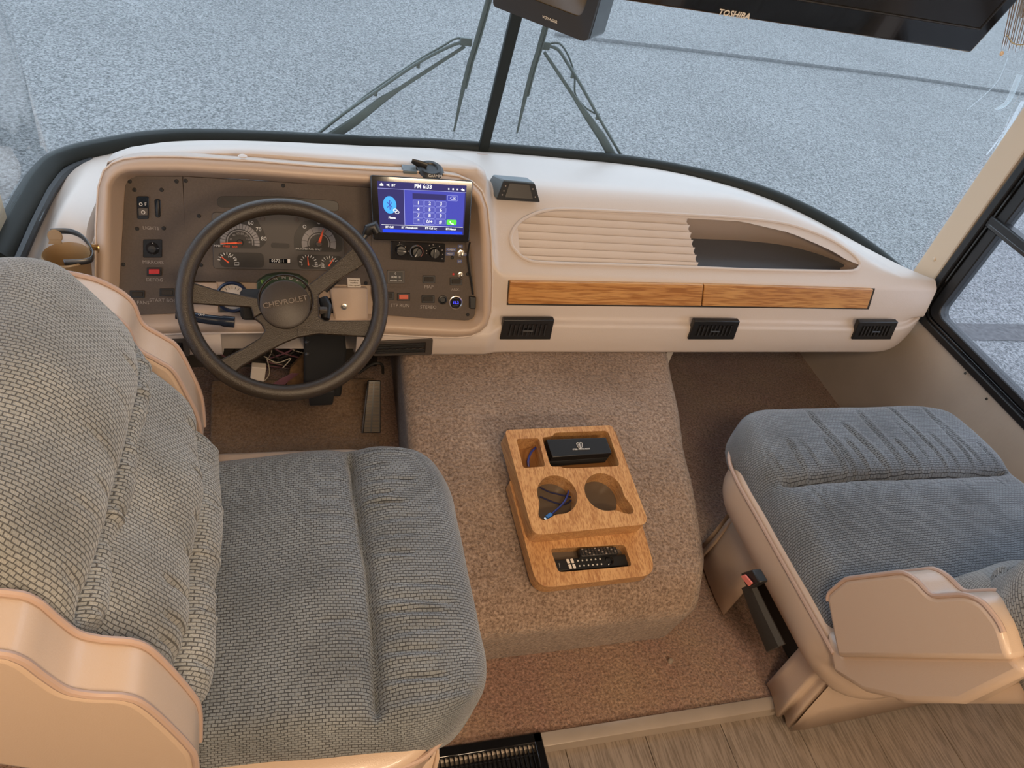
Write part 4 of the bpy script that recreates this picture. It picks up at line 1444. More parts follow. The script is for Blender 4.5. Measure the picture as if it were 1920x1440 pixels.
# under-dash: shaft, wires, connector
ud = empty('wiring_bundle', (0.0, 1.50, .1), 'loose wires and connector block hanging under the dash behind the wheel', 'wiring')
random.seed(5)
for k in range(16):
    x0 = random.uniform(-.13, .06); a = random.uniform(0, 6)
    pts = [V((x0, 1.58, .44)), V((x0 + .04 * sin(a), 1.52, .36)), V((x0 + .05 * cos(a), 1.50, .28)), V((x0 + random.uniform(-.03, .10), 1.54, .20)), V((.03 + random.uniform(-.03, .05), 1.60, .12))]
    MB().tube(spline(pts, 6), .0016 if k % 3 else .0022, 6).done('wire', M[('wire_pink', 'black', 'wire_white', 'firewall', 'black', 'firewall')[k % 6]], ud)
for pp3 in ([(405, 640), (430, 642), (445, 628), (437, 600)], [(495, 668), (520, 680), (545, 672), (530, 690)], [(470, 700), (490, 716), (505, 700), (500, 670)]):
    q = [hit(px, py, y=1.50) for px, py in pp3]
    MB().tube(spline(q, 6), .0014, 6).done('wire', M['wire_white'], ud)
for k in range(7):
    q = [hit(px, py, y=1.50) for px, py in ((500 + 4 * k, 728), (525 + 3 * k, 712), (548 + 2 * k, 700))]
    MB().tube(q, .0018, 6).done('wire', M['wire_pink'], ud)
cq = hit(484, 697, y=1.49)
MB().box(cq, (.035, .02, .045), Matrix.Rotation(.12, 3, 'Y')).done('connector', M['paper'], ud, bevel=.002)
stc = empty('steering_shaft', (0.09, 1.5, 0), 'black steering shaft bracket beside the brake pedal', 'shaft')
MB().prism([hit(px, py, y=1.43) for px, py in ((570, 600), (640, 600), (650, 660), (640, 745), (570, 745))], (0, .05, 0)).done('bracket', M['blackmatte'], stc, bevel=.006)
for px, py in ((576, 642), (576, 664)):
    MB().lathe(hit(px, py, y=1.43), (0, -1, 0), [(0, .004), (.003, .004), (.005, .002), (.006, 0)], 6).done('bolt', M['darkmetal'], stc)
MB().prism([hit(px, py, y=1.50) for px, py in ((545, 690), (570, 665), (570, 735), (535, 735))], (0, .01, 0)).done('rusty_plate', mat('rust', (.14, .075, .03), .8, var=.4, vscale=60), stc)

# pedals
bp = empty('brake_pedal', (0.13, 1.45, .05), 'black brake pedal partly hidden below the steering wheel rim', 'pedal')
MB().prism(roundpoly([hit(px, py, y=1.36) for px, py in ((578, 730), (628, 735), (624, 760), (580, 762))], .006, 4), V((0, .012, .006))).done('pad', M['blackmatte'], bp, bevel=.003)
MB().tube([hit(602, 740, y=1.38), V((.13, 1.50, .22)), V((.12, 1.60, .40))], .009, 8).done('pedal_arm', M['black'], bp)
g4 = [hit(px, py, z=y_) for px, py, y_ in ((690, 714, .185), (714, 714, .185), (714, 812, .065), (679, 812, .065))]
gpd = empty('gas_pedal', g4[3], 'long ribbed metal accelerator pedal beside the engine cover', 'pedal')
gn = (g4[1] - g4[0]).cross(g4[3] - g4[0]).normalized()
if gn.z < 0: gn = -gn
MB().prism(g4, -gn * .012).done('pad', M['darkmetal'], gpd, bevel=.002)
def gb(u, v_): return g4[0].lerp(g4[1], u).lerp(g4[3].lerp(g4[2], u), v_)
b = MB()
for k in range(34):
    v_ = .03 + k * .028
    for u0, u1 in ((.1, .42), (.52, .9)):
        b.prism([gb(u0, v_), gb(u1, v_), gb(u1, v_ + .014), gb(u0, v_ + .014)], gn * .0015)
o = b.done('tread_ribs', mat('tread', (.20, .15, .10), .6), gpd, smooth=False)
o['kind'] = 'stuff'
MB().tube([gb(.02, 0), gb(.02, 1)], .003, 6).done('edge_rail', M['metal'], gpd)
MB().tube(spline([hit(px, py, y=1.55) for px, py in ((672, 700), (700, 682), (716, 684), (718, 700))], 5), .004, 8).done('pedal_link', M['darkmetal'], gpd)

# driver footwell carpet pad
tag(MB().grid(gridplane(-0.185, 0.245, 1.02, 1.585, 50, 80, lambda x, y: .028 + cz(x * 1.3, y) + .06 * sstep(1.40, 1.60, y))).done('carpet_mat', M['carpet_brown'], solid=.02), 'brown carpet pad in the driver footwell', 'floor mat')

# ------------------------------------------------------------------ engine cover (doghouse)
dg = empty('engine_cover', (0.62, 0.76, 0), 'brown carpeted engine cover hump between the two seats', 'engine cover')
def dtop(y):
    return interp([(0.70, .195), (.80, .225), (1.0, .285), (1.2, .318), (1.45, .330), (1.9, .335)], y)
def dxr(y): return interp([(.7, .905), (1.1, .960), (1.43, 1.04), (1.9, 1.10)], y)
def dxl(y): return interp([(.7, .30), (1.1, .264), (1.43, .280), (1.9, .30)], y)
rows = []
RY = 0.05
for j in range(121):
    s_ = j / 120
    # path from the front foot up the face, over the edge and along the top
    if s_ < .14:
        t = s_ / .14
        y = .755 - .028 * t; ztop = .150 * t + .002; front = True
    else:
        t = (s_ - .14) / .86
        y = .727 + (1.9 - .727) * (t ** 1.3)
        ztop = None; front = False
    row = []
    yy = max(y, .70)
    for i in range(111):
        u = i / 110
        xl_, xr_ = dxl(yy), dxr(yy)
        # cross-section: left side up, rounded, top, rounded, right side down
        hgt = ztop if front else lerp(.150, dtop(yy), sstep(.727, .80, y) if True else 1)
        if not front:
            hgt = .150 + (dtop(yy) - .150) * sqrt(max(0, 1 - (1 - min(1, (y - .727) / .075)) ** 2))
        wd_ = xr_ - xl_
        per = 2 * hgt + wd_
        d = u * per
        r_ = min(.035, hgt * .9)
        if d < hgt: p_ = [xl_, d]
        elif d < hgt + wd_: p_ = [xl_ + d - hgt, hgt]
        else: p_ = [xr_, hgt - (d - hgt - wd_)]
        # superellipse-like rounding at corners
        for xc, sx_ in ((xl_, 1), (xr_, -1)):
            dx = (p_[0] - xc) * sx_; dz = hgt - p_[1]
            if dx < r_ and dz < r_:
                qx, qz = r_ - dx, r_ - dz
                ln = math.hypot(qx, qz)
                mxx = max(qx, qz)
                if ln > 1e-6:
                    k_ = mxx / ln
                    qx *= k_; qz *= k_
                p_ = [xc + sx_ * (r_ - qx), hgt - (r_ - qz)]
        fl_ = (1 - p_[1] / max(hgt, .001)) * .02
        x = p_[0] + (fl_ * 1.3 if p_[0] < .62 else fl_)
        nz = .004 * noise.noise(V((x * 7, y * 7, p_[1] * 7))) + .0015 * noise.noise(V((x * 45, y * 45, p_[1] * 45)))
        # rounded vertical front corners
        yo = 0
        cd_ = min(x - xl_, xr_ - x)
        if front or y < .85:
            yo = .05 * max(0, 1 - cd_ / .06) ** 2 * (1 - sstep(.73, .85, y))
        row.append(V((x, y + yo - nz * .5, max(0, p_[1] + nz))))
    rows.append(row)
MB().grid(rows).done('cover', M['carpet'], dg, angle=80)
# tan side board of the passenger footwell
MB().prism([(1.06, 1.47, .0), (1.06, 1.9, .0), (1.06, 1.9, .34), (1.06, 1.47, .34)], (.02, 0, 0)).done('side_board', M['wall'], dg)
tag(MB().box((1.44, 1.70, .31), (.40, .10, .03)).done('heater_duct', M['black'], bevel=.003), 'black heater duct slot under the passenger side of the dash', 'duct')
# loose button on the carpet by the cover
c = hit(1257, 1239, z=.006)
tag(MB().lathe(c, (0, 0, 1), [(0, .006), (.004, .0055), (.006, .002), (.006, -.004)], 16).done('snap_button', M['trim']), 'small round snap stud on the carpet below the engine cover corner', 'snap stud')

# ------------------------------------------------------------------ oak console
# local frame on the sloping cover top
CO = V((.62, .78, .243)); cvy = V((0, 1.13 - .78, .335 - .243)).normalized(); cvx = V((1, 0, 0)); cvn = cvx.cross(cvy)
def con(px, py, h=0.0): return hit(px, py, CO + cvn * h, cvn)
cons = empty('console_tray', CO, 'worn oak cup holder console resting on the carpeted engine cover', 'console')
def lip(outline, h1, holes, name, m_, bottom=0.0):
    """plate with holes: outline & holes as lists of points at height h1 in the console frame"""
    bm3 = bmesh.new()
    es = []
    loops = [outline] + holes
    vl = []
    for lp in loops:
        vv = [bm3.verts.new(p_) for p_ in lp]
        vl.append(vv)
        es += [bm3.edges.new((vv[i], vv[(i + 1) % len(vv)])) for i in range(len(vv))]
    bmesh.ops.triangle_fill(bm3, use_beauty=True, use_dissolve=False, edges=es)
    fs = list(bm3.faces)
    ret = bmesh.ops.extrude_face_region(bm3, geom=fs)
    nv = [g for g in ret['geom'] if isinstance(g, bmesh.types.BMVert)]
    for v_ in nv: v_.co -= cvn * (h1 - bottom)
    bmesh.ops.recalc_face_normals(bm3, faces=bm3.faces)
    me = bpy.data.meshes.new(name)
    bm3.to_mesh(me); bm3.free()
    me.materials.append(m_)
    o = bpy.data.objects.new(name, me); COL.objects.link(o)
    me.shade_smooth(); me.set_sharp_from_angle(angle=radians(35))
    k = o.modifiers.new('bevel', 'BEVEL'); k.width = .004; k.segments = 3; k.limit_method = 'ANGLE'; k.angle_limit = radians(50)
    o.parent = cons; o.matrix_parent_inverse = Matrix.Translation(-cons.location)
    return o
def zc(q): return [(900 + x / 4, 770 + y / 4) for x, y in q]
H1, H2 = .075, .030
up_out = roundpoly([con(px, py, H1) for px, py in zc([(185, 145), (990, 108), (1270, 850), (400, 935)])], [.012, .010, .022, .022], 6)
c2_out = roundpoly([con(px, py, H2) for px, py in zc([(215, 520), (1120, 520), (1325, 1230), (430, 1335)])], [.01, .01, .035, .035], 6)
h_a = roundpoly([con(px, py, H1) for px, py in zc([(272, 212), (440, 205), (490, 418), (325, 430)])], .006, 4)
h_b = roundpoly([con(px, py, H1) for px, py in zc([(465, 200), (545, 190), (560, 165), (960, 150), (1050, 415), (700, 432), (630, 430), (600, 420), (530, 420)])], [.006, .003, .006, .012, .010, .002, .002, .002, .008], 4)
def cup(cx, cy, rx, bump):
    c_ = con(*zc([(cx, cy)])[0], H1)
    r_ = (con(*zc([(cx + rx, cy)])[0], H1) - c_).length
    bp_ = con(*zc([bump])[0], H1) - c_
    ba = atan2(bp_.dot(cvy), bp_.dot(cvx)); bl_ = bp_.length
    out = []
    for k in range(64):
        a = 2 * pi * k / 64
        d = atan2(sin(a - ba), cos(a - ba))
        rr = r_ + (bl_ - r_) * exp(-(d / .33) ** 2 * 1.2)
        out.append(c_ + (cvx * cos(a) + cvy * sin(a)) * rr)
    return out, c_, r_
cupA, cA, rA = cup(580, 628, 148, (455, 815))
cupB, cB, rB = cup(930, 608, 142, (1150, 765))
lip(up_out, H1, [h_a, h_b, cupA, cupB], 'holder_block', M['oak_y'], bottom=.026)
h_c = roundpoly([con(px, py, H2) for px, py in zc([(528, 1035), (1085, 1005), (1140, 1165), (590, 1212)])], .008, 4)
lip(c2_out, H2, [h_c], 'base_plate', M['oak_y'], bottom=-.004)
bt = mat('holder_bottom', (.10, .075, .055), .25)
fl_pts = [con(px, py, .010) for px, py in zc([(230, 200), (1000, 180), (1230, 840), (400, 900)])]
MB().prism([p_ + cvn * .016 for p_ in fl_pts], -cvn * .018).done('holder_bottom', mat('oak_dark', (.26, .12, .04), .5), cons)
for c_, r_ in ((cA, rA), (cB, rB)):
    cc = c_ - cvn * (H1 - .027)
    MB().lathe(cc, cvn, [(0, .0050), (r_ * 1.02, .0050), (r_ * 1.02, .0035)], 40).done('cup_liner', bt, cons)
# items in it
bx = [con(px, py, .078) for px, py in zc([(500, 215), (945, 200), (990, 318), (545, 350)])]
blk = empty('small_black_box', bx[3] - cvn * .05, 'small matte black box with white crest lying in the console tray', 'box')
bxb = [p_ - cvn * .046 + (cvy * .004) for p_ in bx]
MB().prism(bx, -cvn * .022).done('lid', M['black'], blk, bevel=.0015)
MB().prism([p_ - cvn * .0225 for p_ in bx], -cvn * .025).done('box_base', M['blackmatte'], blk, bevel=.001)
sc_ = con(*zc([(748, 262)])[0], .0786)
shp = [(-.007, .006), (-.004, .0075), (0, .006), (.004, .0075), (.007, .006), (.0055, -.003), (0, -.009), (-.0055, -.003)]
q = [sc_ + cvx * a + cvy * b_ + cvn * .0004 for a, b_ in shp]
MB().tube(q, .0007, 5, closed=True).done('shield_emblem', M['white'], blk)
MB().tube([q[2], q[6]], .0009, 5).done('shield_emblem', M['white'], blk)
for s_ in (-1, 1):
    MB().tube([sc_ + cvx * .0035 * s_ + cvy * .005 + cvn * .0004, sc_ + cvx * .0025 * s_ - cvy * .003 + cvn * .0004], .0006, 5).done('shield_emblem', M['white'], blk)
text('STEEL WATCHMAN', .0047, M['white'], blk, con(*zc([(760, 289)])[0], .0786), cvx, cvy, bold=.0001)
def cable(name, pts, m_, lab, r=.0022):
    o = MB().tube(spline(pts, 8), r, 8).done(name, m_)
    tag(o, lab, 'cable', 'cables in the console')
    return o
def cz_(x, y, h): return con(*zc([(x, y)])[0], h + .004)
ca = cable('usb_cable', [cz_(655, 560, .034), cz_(665, 600, .040), cz_(640, 670, .040), cz_(600, 720, .036), cz_(560, 755, .034), cz_(535, 780, .033)], M['cable_blue'], 'blue cable with a bright blue plug in the left cup hole of the console')
pd = (cz_(480, 815, .034) - cz_(535, 770, .034)).normalized()
sub_(MB().box(cz_(518, 790, .0345), (.009, .016, .006), Matrix(((pd.y, pd.x, 0), (-pd.x, pd.y, 0), (0, 0, 1)))), 'plug', M['plug_blue'], ca, bevel=.001)
sub_(MB().box(cz_(492, 810, .0345), (.0065, .007, .003), Matrix(((pd.y, pd.x, 0), (-pd.x, pd.y, 0), (0, 0, 1)))), 'plug_tip', M['metal'], ca, bevel=.0005)
cable('usb_cable', [cz_(450, 575, .031), cz_(520, 610, .034), cz_(600, 630, .036), cz_(690, 655, .034), cz_(640, 700, .031), cz_(560, 690, .031), cz_(450, 645, .031)], mat('cable_navy', (.012, .015, .06), .4), 'coiled dark navy cable lying in the left cup hole of the console', .0018)
cable('usb_cable', [cz_(365, 420, .034), cz_(362, 370, .040), cz_(385, 310, .044), cz_(420, 275, .040)], M['cable_blue'], 'dark blue cable loop in the small square slot of the console', .0026)
# remotes in the lower slot
rp = [con(px, py, .016) for px, py in zc([(545, 1120), (1100, 1075), (1120, 1160), (580, 1205)])]
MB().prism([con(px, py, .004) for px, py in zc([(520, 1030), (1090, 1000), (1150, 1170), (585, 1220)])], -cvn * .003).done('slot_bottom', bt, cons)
rm = empty('remote_control', rp[3], 'long flat black remote with four cream buttons in the front slot of the console', 'remote')
MB().prism(rp, -cvn * .010).done('body', M['black'], rm, bevel=.002)
def rq(u, v_, w_=0): return rp[0].lerp(rp[1], u).lerp(rp[3].lerp(rp[2], u), v_) + cvn * w_
for u in (.19, .245):
    for v_ in (.22, .70):
        MB().prism(roundpoly([rq(u - .018, v_ - .19, .0), rq(u + .018, v_ - .19), rq(u + .018, v_ + .19), rq(u - .018, v_ + .19)], .002, 3), cvn * .001).done('button', M['keypad'], rm)
for k in range(6):
    for v_ in (.25, .7):
        MB().lathe(rq(.32 + k * .06, v_), cvn, [(0, .001), (.0018, .0008), (.0018, 0)], 8).done('button', M['white'], rm)
MB().lathe(rq(.74, .45), cvn, [(.004, .0006), (.008, .0012), (.010, 0)], 24).done('navigation_ring', M['gloss'], rm)
text('remote' if 0 else '-----', .006, M['white'], rm, rq(.06, .5, .0002), -cvy, cvx)
kp_ = [con(px, py, .034) for px, py in zc([(740, 1030), (1020, 1015), (1045, 1075), (760, 1100)])]
kr = empty('mini_keyboard_remote', kp_[3] - cvn * .02, 'short thick black keypad remote lying on top of the flat remote', 'remote')
MB().prism(roundpoly(kp_, .006, 4), -cvn * .017).done('body', M['black'], kr, bevel=.003)
def kq(u, v_, w_=0): return kp_[0].lerp(kp_[1], u).lerp(kp_[3].lerp(kp_[2], u), v_) + cvn * w_
for r_ in range(4):
    for c_ in range(11):
        MB().box(kq(.08 + c_ * .084, .16 + r_ * .22, .0006), (.0038, .0026, .0014)).done('key', M['dim'] if (r_ * 3 + c_) % 4 == 0 else M['cluster'], kr, smooth=False)

# ------------------------------------------------------------------ seats
def pad(name, size, r, R, cell_, deform, m_, parent, Mx, rot_uv=False, uvo=(0, 0), crown=0.0):
    a, b_, c_ = size
    vid = {}
    vs = []; fs = []; uvs = []
    nx = max(2, int(2 * a / cell_)); ny = max(2, int(2 * b_ / cell_)); nz = max(2, int(2 * c_ / cell_))
    def cube_pt(x, y, z):
        q = V((x, y, z))
        inn_ = V((max(-(a - r), min(a - r, x)), max(-(b_ - r), min(b_ - r, y)), max(-(c_ - r), min(c_ - r, z))))
        # spread points: use tangent-like remap inside the corner radius
        d = q - inn_
        L_ = d.length
        if L_ > 1e-9:
            d = d / L_ * r
        p_ = inn_ + d
        nrm = (d / r) if L_ > 1e-9 else V((0, 0, 0))
        # plan corners
        Rf = R[1] if p_.y > 0 else R[0]
        dx = (abs(p_.x) - (a - Rf)) / Rf; dy = (abs(p_.y) - (b_ - Rf)) / Rf
        if dx > 0 and dy > 0:
            k1 = dx * sqrt(max(0, 1 - dy * dy / 2)); k2 = dy * sqrt(max(0, 1 - dx * dx / 2))
            p_.x = math.copysign((a - Rf) + Rf * k1, p_.x); p_.y = math.copysign((b_ - Rf) + Rf * k2, p_.y)
        return p_, nrm
    def vert(x, y, z):
        key = (round(x, 5), round(y, 5), round(z, 5))
        if key not in vid:
            p_, nr = cube_pt(x, y, z)
            p_ = deform(p_, p_.z / c_)
            vid[key] = len(vs)
            vs.append(Mx @ p_)
        return vid[key]
    def face(f, n1, n2, fuv, flip):
        for i in range(n1):
            for j in range(n2):
                u0, u1 = -1 + 2 * i / n1, -1 + 2 * (i + 1) / n1
                w0, w1 = -1 + 2 * j / n2, -1 + 2 * (j + 1) / n2
                q = [(u0, w0), (u1, w0), (u1, w1), (u0, w1)]
                if flip: q.reverse()
                fs.append(tuple(vert(*f(*t)) for t in q))
                uvs.extend([fuv(*t) for t in q])
    face(lambda u, w_: (u * a, w_ * b_, c_), nx, ny, lambda u, w_: (u * a, w_ * b_), False)
    face(lambda u, w_: (u * a, w_ * b_, -c_), nx, ny, lambda u, w_: (u * a, w_ * b_), True)
    face(lambda u, w_: (a, u * b_, w_ * c_), ny, nz, lambda u, w_: (a + (1 - w_) * c_, u * b_), False)
    face(lambda u, w_: (-a, u * b_, w_ * c_), ny, nz, lambda u, w_: (-a - (1 - w_) * c_, u * b_), True)
    face(lambda u, w_: (u * a, b_, w_ * c_), nx, nz, lambda u, w_: (u * a, b_ + (1 - w_) * c_), True)
    face(lambda u, w_: (u * a, -b_, w_ * c_), nx, nz, lambda u, w_: (u * a, -b_ - (1 - w_) * c_), False)
    me = bpy.data.meshes.new(name)
    me.from_pydata(vs, [], fs)
    ul = me.uv_layers.new(name='UVMap')
    flat = []
    for (u, v_) in uvs:
        if rot_uv: u, v_ = v_, u
        flat += [u + uvo[0] + 5, v_ + uvo[1] + 5]
    ul.data.foreach_set('uv', flat)
    me.materials.append(m_)
    me.shade_smooth()
    o = bpy.data.objects.new(name, me); COL.objects.link(o)
    o.parent = parent
    o.matrix_parent_inverse = Matrix.Identity(4)
    return o


def pleats(rs, n, a, amp=.005):
    """creases: centre, slope, depth, width, reach"""
    out = []
    for k in range(n):
        out.append((lerp(-a, a, (k + .5 + rs.uniform(-.35, .35)) / n), rs.uniform(-.12, .12), amp * rs.uniform(.3, 1.0), rs.uniform(.003, .006), rs.uniform(.35, 1.0)))
    return out


def make_deform(a, b_, ys, front, crown, pl_f, pl_b, seam_d=.022, seam_w=.0055, seam_x=.88, wav=.003, seed=0):
    """ys: seam position along y; front=+1 if the gathered roll lies on the +y side"""
    def f(p_, zt):
        top = sstep(-.1, .9, zt)
        x, y = p_.x, p_.y
        nx_, ny_ = x / a, y / b_
        dz = crown * (1 - nx_ * nx_) * (1 - ny_ * ny_) * (1 if zt > 0 else -.3)
        ext = 1 - sstep(seam_x - .06, seam_x + .04, abs(nx_))
        yw = ys + .006 * sin(x * 9 + seed)
        d = abs(y - yw)
        # roll is puffed on both sides of the seam
        puff = .012 * (1 - exp(-(d / .035) ** 2)) * exp(-(d / .16) ** 2)
        dz += top * (puff - seam_d * ext * exp(-(d / seam_w)) )
        s_ = (y - yw) * front
        if s_ > 0:
            rng = (b_ * front - yw) * front if front > 0 else (b_ + yw)
            t = s_ / max(.02, rng)
            for (xc, sl, am, wd_, rc) in pl_f:
                xx = x - xc - sl * s_
                if abs(xx) < wd_ * 3.5:
                    dz -= top * am * exp(-(xx / wd_) ** 2) * sstep(0, .05, s_) * (1 - sstep(rc * .8, rc, t)) * 1.0
                    dz += top * am * .5 * exp(-((xx - wd_ * 1.8) / (wd_ * 1.3)) ** 2) * (1 - sstep(rc * .8, rc, t))
        else:
            t = -s_ / .12
            for (xc, sl, am, wd_, rc) in pl_b:
                xx = x - xc + sl * s_
                if abs(xx) < wd_ * 3.5:
                    dz -= top * am * .6 * exp(-(xx / wd_) ** 2) * (1 - sstep(rc * .6, rc, t))
        dz += top * wav * noise.noise(V((x * 9, y * 9, seed * 3.1)))
        return V((x + .002 * noise.noise(V((y * 12, zt * 2, seed))), y + .003 * noise.noise(V((x * 12, zt * 2, seed + 5))), p_.z + dz))
    return f


def extrude_profile(prof2, to3, w0, w1, name, m_, parent, bevel=.012):
    """prof2: closed list of (f, z); to3(f, lateral, z)"""
    b = MB()
    A = [to3(f_, w0, z_) for f_, z_ in prof2]
    vec = to3(prof2[0][0], w1, prof2[0][1]) - A[0]
    b.prism(A, vec)
    return b.done(name, m_, parent, bevel=bevel, seg=4, angle=60)


def smooth2(pts, n=6):
    q = spline([(a, 0, b_) for a, b_ in pts], n)
    return [(p_.x, p_.z) for p_ in q]


def make_seat(origin, ang, half, front_y, seam_y, label, wingL, wingR, seed, driver, bs=0.0):
    """local frame: x to the sitter's right, y forward, z up; origin on the floor under the cushion's back edge"""
    rs = random.Random(seed)
    Rz = Matrix.Translation(origin) @ Matrix.Rotation(ang, 4, 'Z')
    seat = empty('captain_seat', origin, label, 'seat')
    bpy.context.view_layer.update()
    Ti = Matrix.Translation(-V(origin))
    def fixp(o):
        o.matrix_parent_inverse = Ti
        return o
    def L3(x, y, z): return Rz @ V((x, y, z))
    # cushion
    cb, cf = -.07, front_y
    hb = (cf - cb) / 2; cy = (cf + cb) / 2
    df0 = make_deform(half, hb, seam_y - cy, 1, .020, pleats(rs, 15, half * .9, .0075), pleats(rs, 12, half * .85, .0050), seam_d=.034, seed=seed)
    def df(p_, zt):
        q = df0(p_, zt)
        q.x *= lerp(.93, 1.045, (p_.y + hb) / (2 * hb)) if driver else 1.0
        return q
    Mx = Rz @ Matrix.Translation((0, cy, .395))
    fixp(pad('seat_cushion', (half, hb, .058), .052, (.05, .15), .0048, df, M['fabric'], seat, Mx, rot_uv=driver))
    # vinyl seat base shell
    def shell_df(p_, zt):
        k_ = 1 - .06 * sstep(0, -1, zt)
        return V((p_.x * k_, p_.y, p_.z))
    fixp(pad('seat_base', (half + (.036 if driver else .012), hb, .075), .035, (.12, .14), .02, shell_df, M['vinyl'], seat, Rz @ Matrix.Translation((0, cy - .065, .335))))
    # piping round the cushion's foot
    ring_ = []
    Rr = .14
    a_, bb_ = half + (.022 if driver else .012), hb + .008
    for s_ in (-1, 1):
        pp2 = spline([V((s_ * a_, -bb_, 0)), V((s_ * a_, 0, 0)), V((s_ * a_, bb_ - .20, 0)), V((s_ * (a_ - .012), bb_ - .13, 0)), V((s_ * (a_ - .05), bb_ - .08, 0))], 6)
        MB().tube([L3(p_.x, p_.y + cy, .392) for p_ in pp2], .0045, 8).done('piping', M['piping'], seat)
    # pedestal and skirt
    MB().box(L3(0, cy - .02, .13), (.34, .34, .27), Rz.to_3x3()).done('pedestal', M['firewall'], seat)
    for part_ in (0, 1):
      sk = []
      for zz, kk in ((.30, 1.0), (.20, 1.0), (.10, 1.02), (.02, 1.05)):
        row = []
        kk = kk if part_ == 0 else kk * 1.02
        ypth = [(-.28, .02), (-.28, .20), (.28, .20), (.28, .02)] if part_ == 0 else [(.28, -.12), (.28, -.25), (-.26, -.25), (-.26, -.16)]
        pth = spline([V((x_, y_, 0)) for x_, y_ in ypth[:1]] + roundpoly([V((x_, y_, 0)) for x_, y_ in ypth], [0, .05, .05, 0], 6)[1:-1] + [V((x_, y_, 0)) for x_, y_ in ypth[-1:]], 3)
        for i_, p_ in enumerate(pth):
            fl_ = .008 * sin(i_ * .8 + seed) * (.3 - zz) / .3
            row.append(L3(p_.x * kk + fl_, (p_.y) * kk + cy - .03 + fl_, zz))
        sk.append(row)
      MB().grid(sk).done('skirt', M['vinyl'], seat, solid=.004, angle=80)
    # backrest shell
    th = radians(25)
    u = V((0, -sin(th), cos(th))); n_ = V((0, cos(th), sin(th)))
    def Bm(center):
        m4 = Matrix.Identity(4)
        for k_, col_ in enumerate((V((1, 0, 0)), u, n_)):
            for r_ in range(3): m4[r_][k_] = col_[r_]
        # x, u, n must be right-handed: x cross u = n
        return Rz @ Matrix.Translation(center) @ m4
    fixp(pad('backrest_shell', (half - .02, .30, .055), .045, (.10, .10), .02, lambda p_, zt: p_, M['vinyl'], seat, Bm(V((0, -.245, .655)))))
    # lumbar cushion: gathered roll at its foot
    dl = make_deform(half - .02, .165, -.055, -1, .030, pleats(rs, 9, half * .85, .014), pleats(rs, 9, half * .85, .018), seam_d=.032, seam_w=.009, seam_x=.80, wav=.016, seed=seed + 2)
    fixp(pad('lumbar_cushion', (half - .02, .165, .085), .070, (.09, .09), .0055, dl, M['fabric_back'], seat, Bm(V((0, -.125 + bs, .575))), rot_uv=driver))
    du = make_deform(half - .005, .155, -.075, -1, .035, pleats(rs, 9, half * .85, .015), pleats(rs, 8, half * .85, .012), seam_d=.034, seam_w=.009, seam_x=.82, wav=.016, seed=seed + 4)
    fixp(pad('upper_cushion', (half - .005, .155, .105), .085, (.12, .14), .0055, du, M['fabric_back'], seat, Bm(V((0, -.225 + bs, .770))), rot_uv=driver))
    # side wings (stepped vinyl arms)
    for side, wg in ((-1, wingL), (1, wingR)):
        if not wg: continue
        top = smooth2(wg['top'], 5) if not wg.get('poly') else [(p_.x, p_.z) for p_ in spline(roundpoly([V((a_, 0, b_)) for a_, b_ in wg['top']], .012, 4)[5:-5], 1)]
        closed = top + wg['bottom']
        w0, w1 = wg['w']
        b = MB()
        A = [L3(w0, f_, z_) for f_, z_ in closed]
        B = [L3(w1, f_, z_) for f_, z_ in closed]
        b.prism(A, B[0] - A[0])
        b.done('side_wing', M['vinyl'], seat, bevel=.009, seg=3, angle=50)
        if wg.get('poly'):
            q_ = [(p_.y - origin[1], p_.z) for p_ in [hit(px, py, x=.967) for px, py in ((1893, 1225), (1580, 1225), (1545, 1180), (1560, 1262), (1620, 1300), (1700, 1318), (1800, 1322), (1925, 1262))]]
            A = [L3(w0 + (.012 if w0 < 0 else -.012), f_, z_) for f_, z_ in q_]
            MB().prism(A, L3(w1, q_[0][0], q_[0][1]) - L3(w0 + (.012 if w0 < 0 else -.012), q_[0][0], q_[0][1])).done('side_panel', M['vinyl'], seat, bevel=.012, seg=3)
        for w_ in (w0, w1):
            MB().tube([L3(w_ + (.003 if w_ == w0 else -.003) * (1 if w1 > w0 else -1), f_, z_ + .001) for f_, z_ in top], .0042, 8).done('piping', M['piping'], seat)
    return seat, L3


wtop_d = [(-.42, .875), (-.30, .872), (-.20, .868), (-.135, .852), (-.115, .835), (-.103, .800), (-.090, .768), (-.070, .752), (-.040, .738), (-.022, .705), (.004, .610), (.010, .560), (.004, .47)]
wbot_d = [(-.06, .44), (-.11, .56), (-.22, .66), (-.42, .80)]
wtop_f = [(-.42, .80), (-.30, .80), (-.19, .785), (-.145, .765), (-.118, .735), (-.108, .690), (-.080, .662), (-.060, .640), (-.045, .590), (-.030, .520), (-.03, .44)]
wbot_f = [(-.06, .40), (-.20, .50), (-.42, .70)]
so = V((-.118, .725, 0))
drv, LD = make_seat(so, -pi / 2, .290, .430, .242, 'blue grey woven captain seat of the driver, turned to face the aisle, on the left', 
                {'top': wtop_f, 'bottom': wbot_f, 'w': (-.355, -.285)}, {'top': wtop_d, 'bottom': wbot_d, 'w': (.325, .258)}, 1, True)
po = V((1.335, .572, 0))
wpx = [(1551, 1165), (1549, 1115), (1583, 1086), (1690, 1073), (1712, 1085), (1744, 1119), (1806, 1115), (1838, 1128), (1872, 1170), (1890, 1222)]
wtop_p = [(p_.y - .572, p_.z) for p_ in [hit(px, py, x=.955) for px, py in wpx]]
wbot_p = [(p_.y - .572, p_.z) for p_ in [hit(px, py, x=.955) for px, py in ((1893, 1238), (1569, 1233))]]
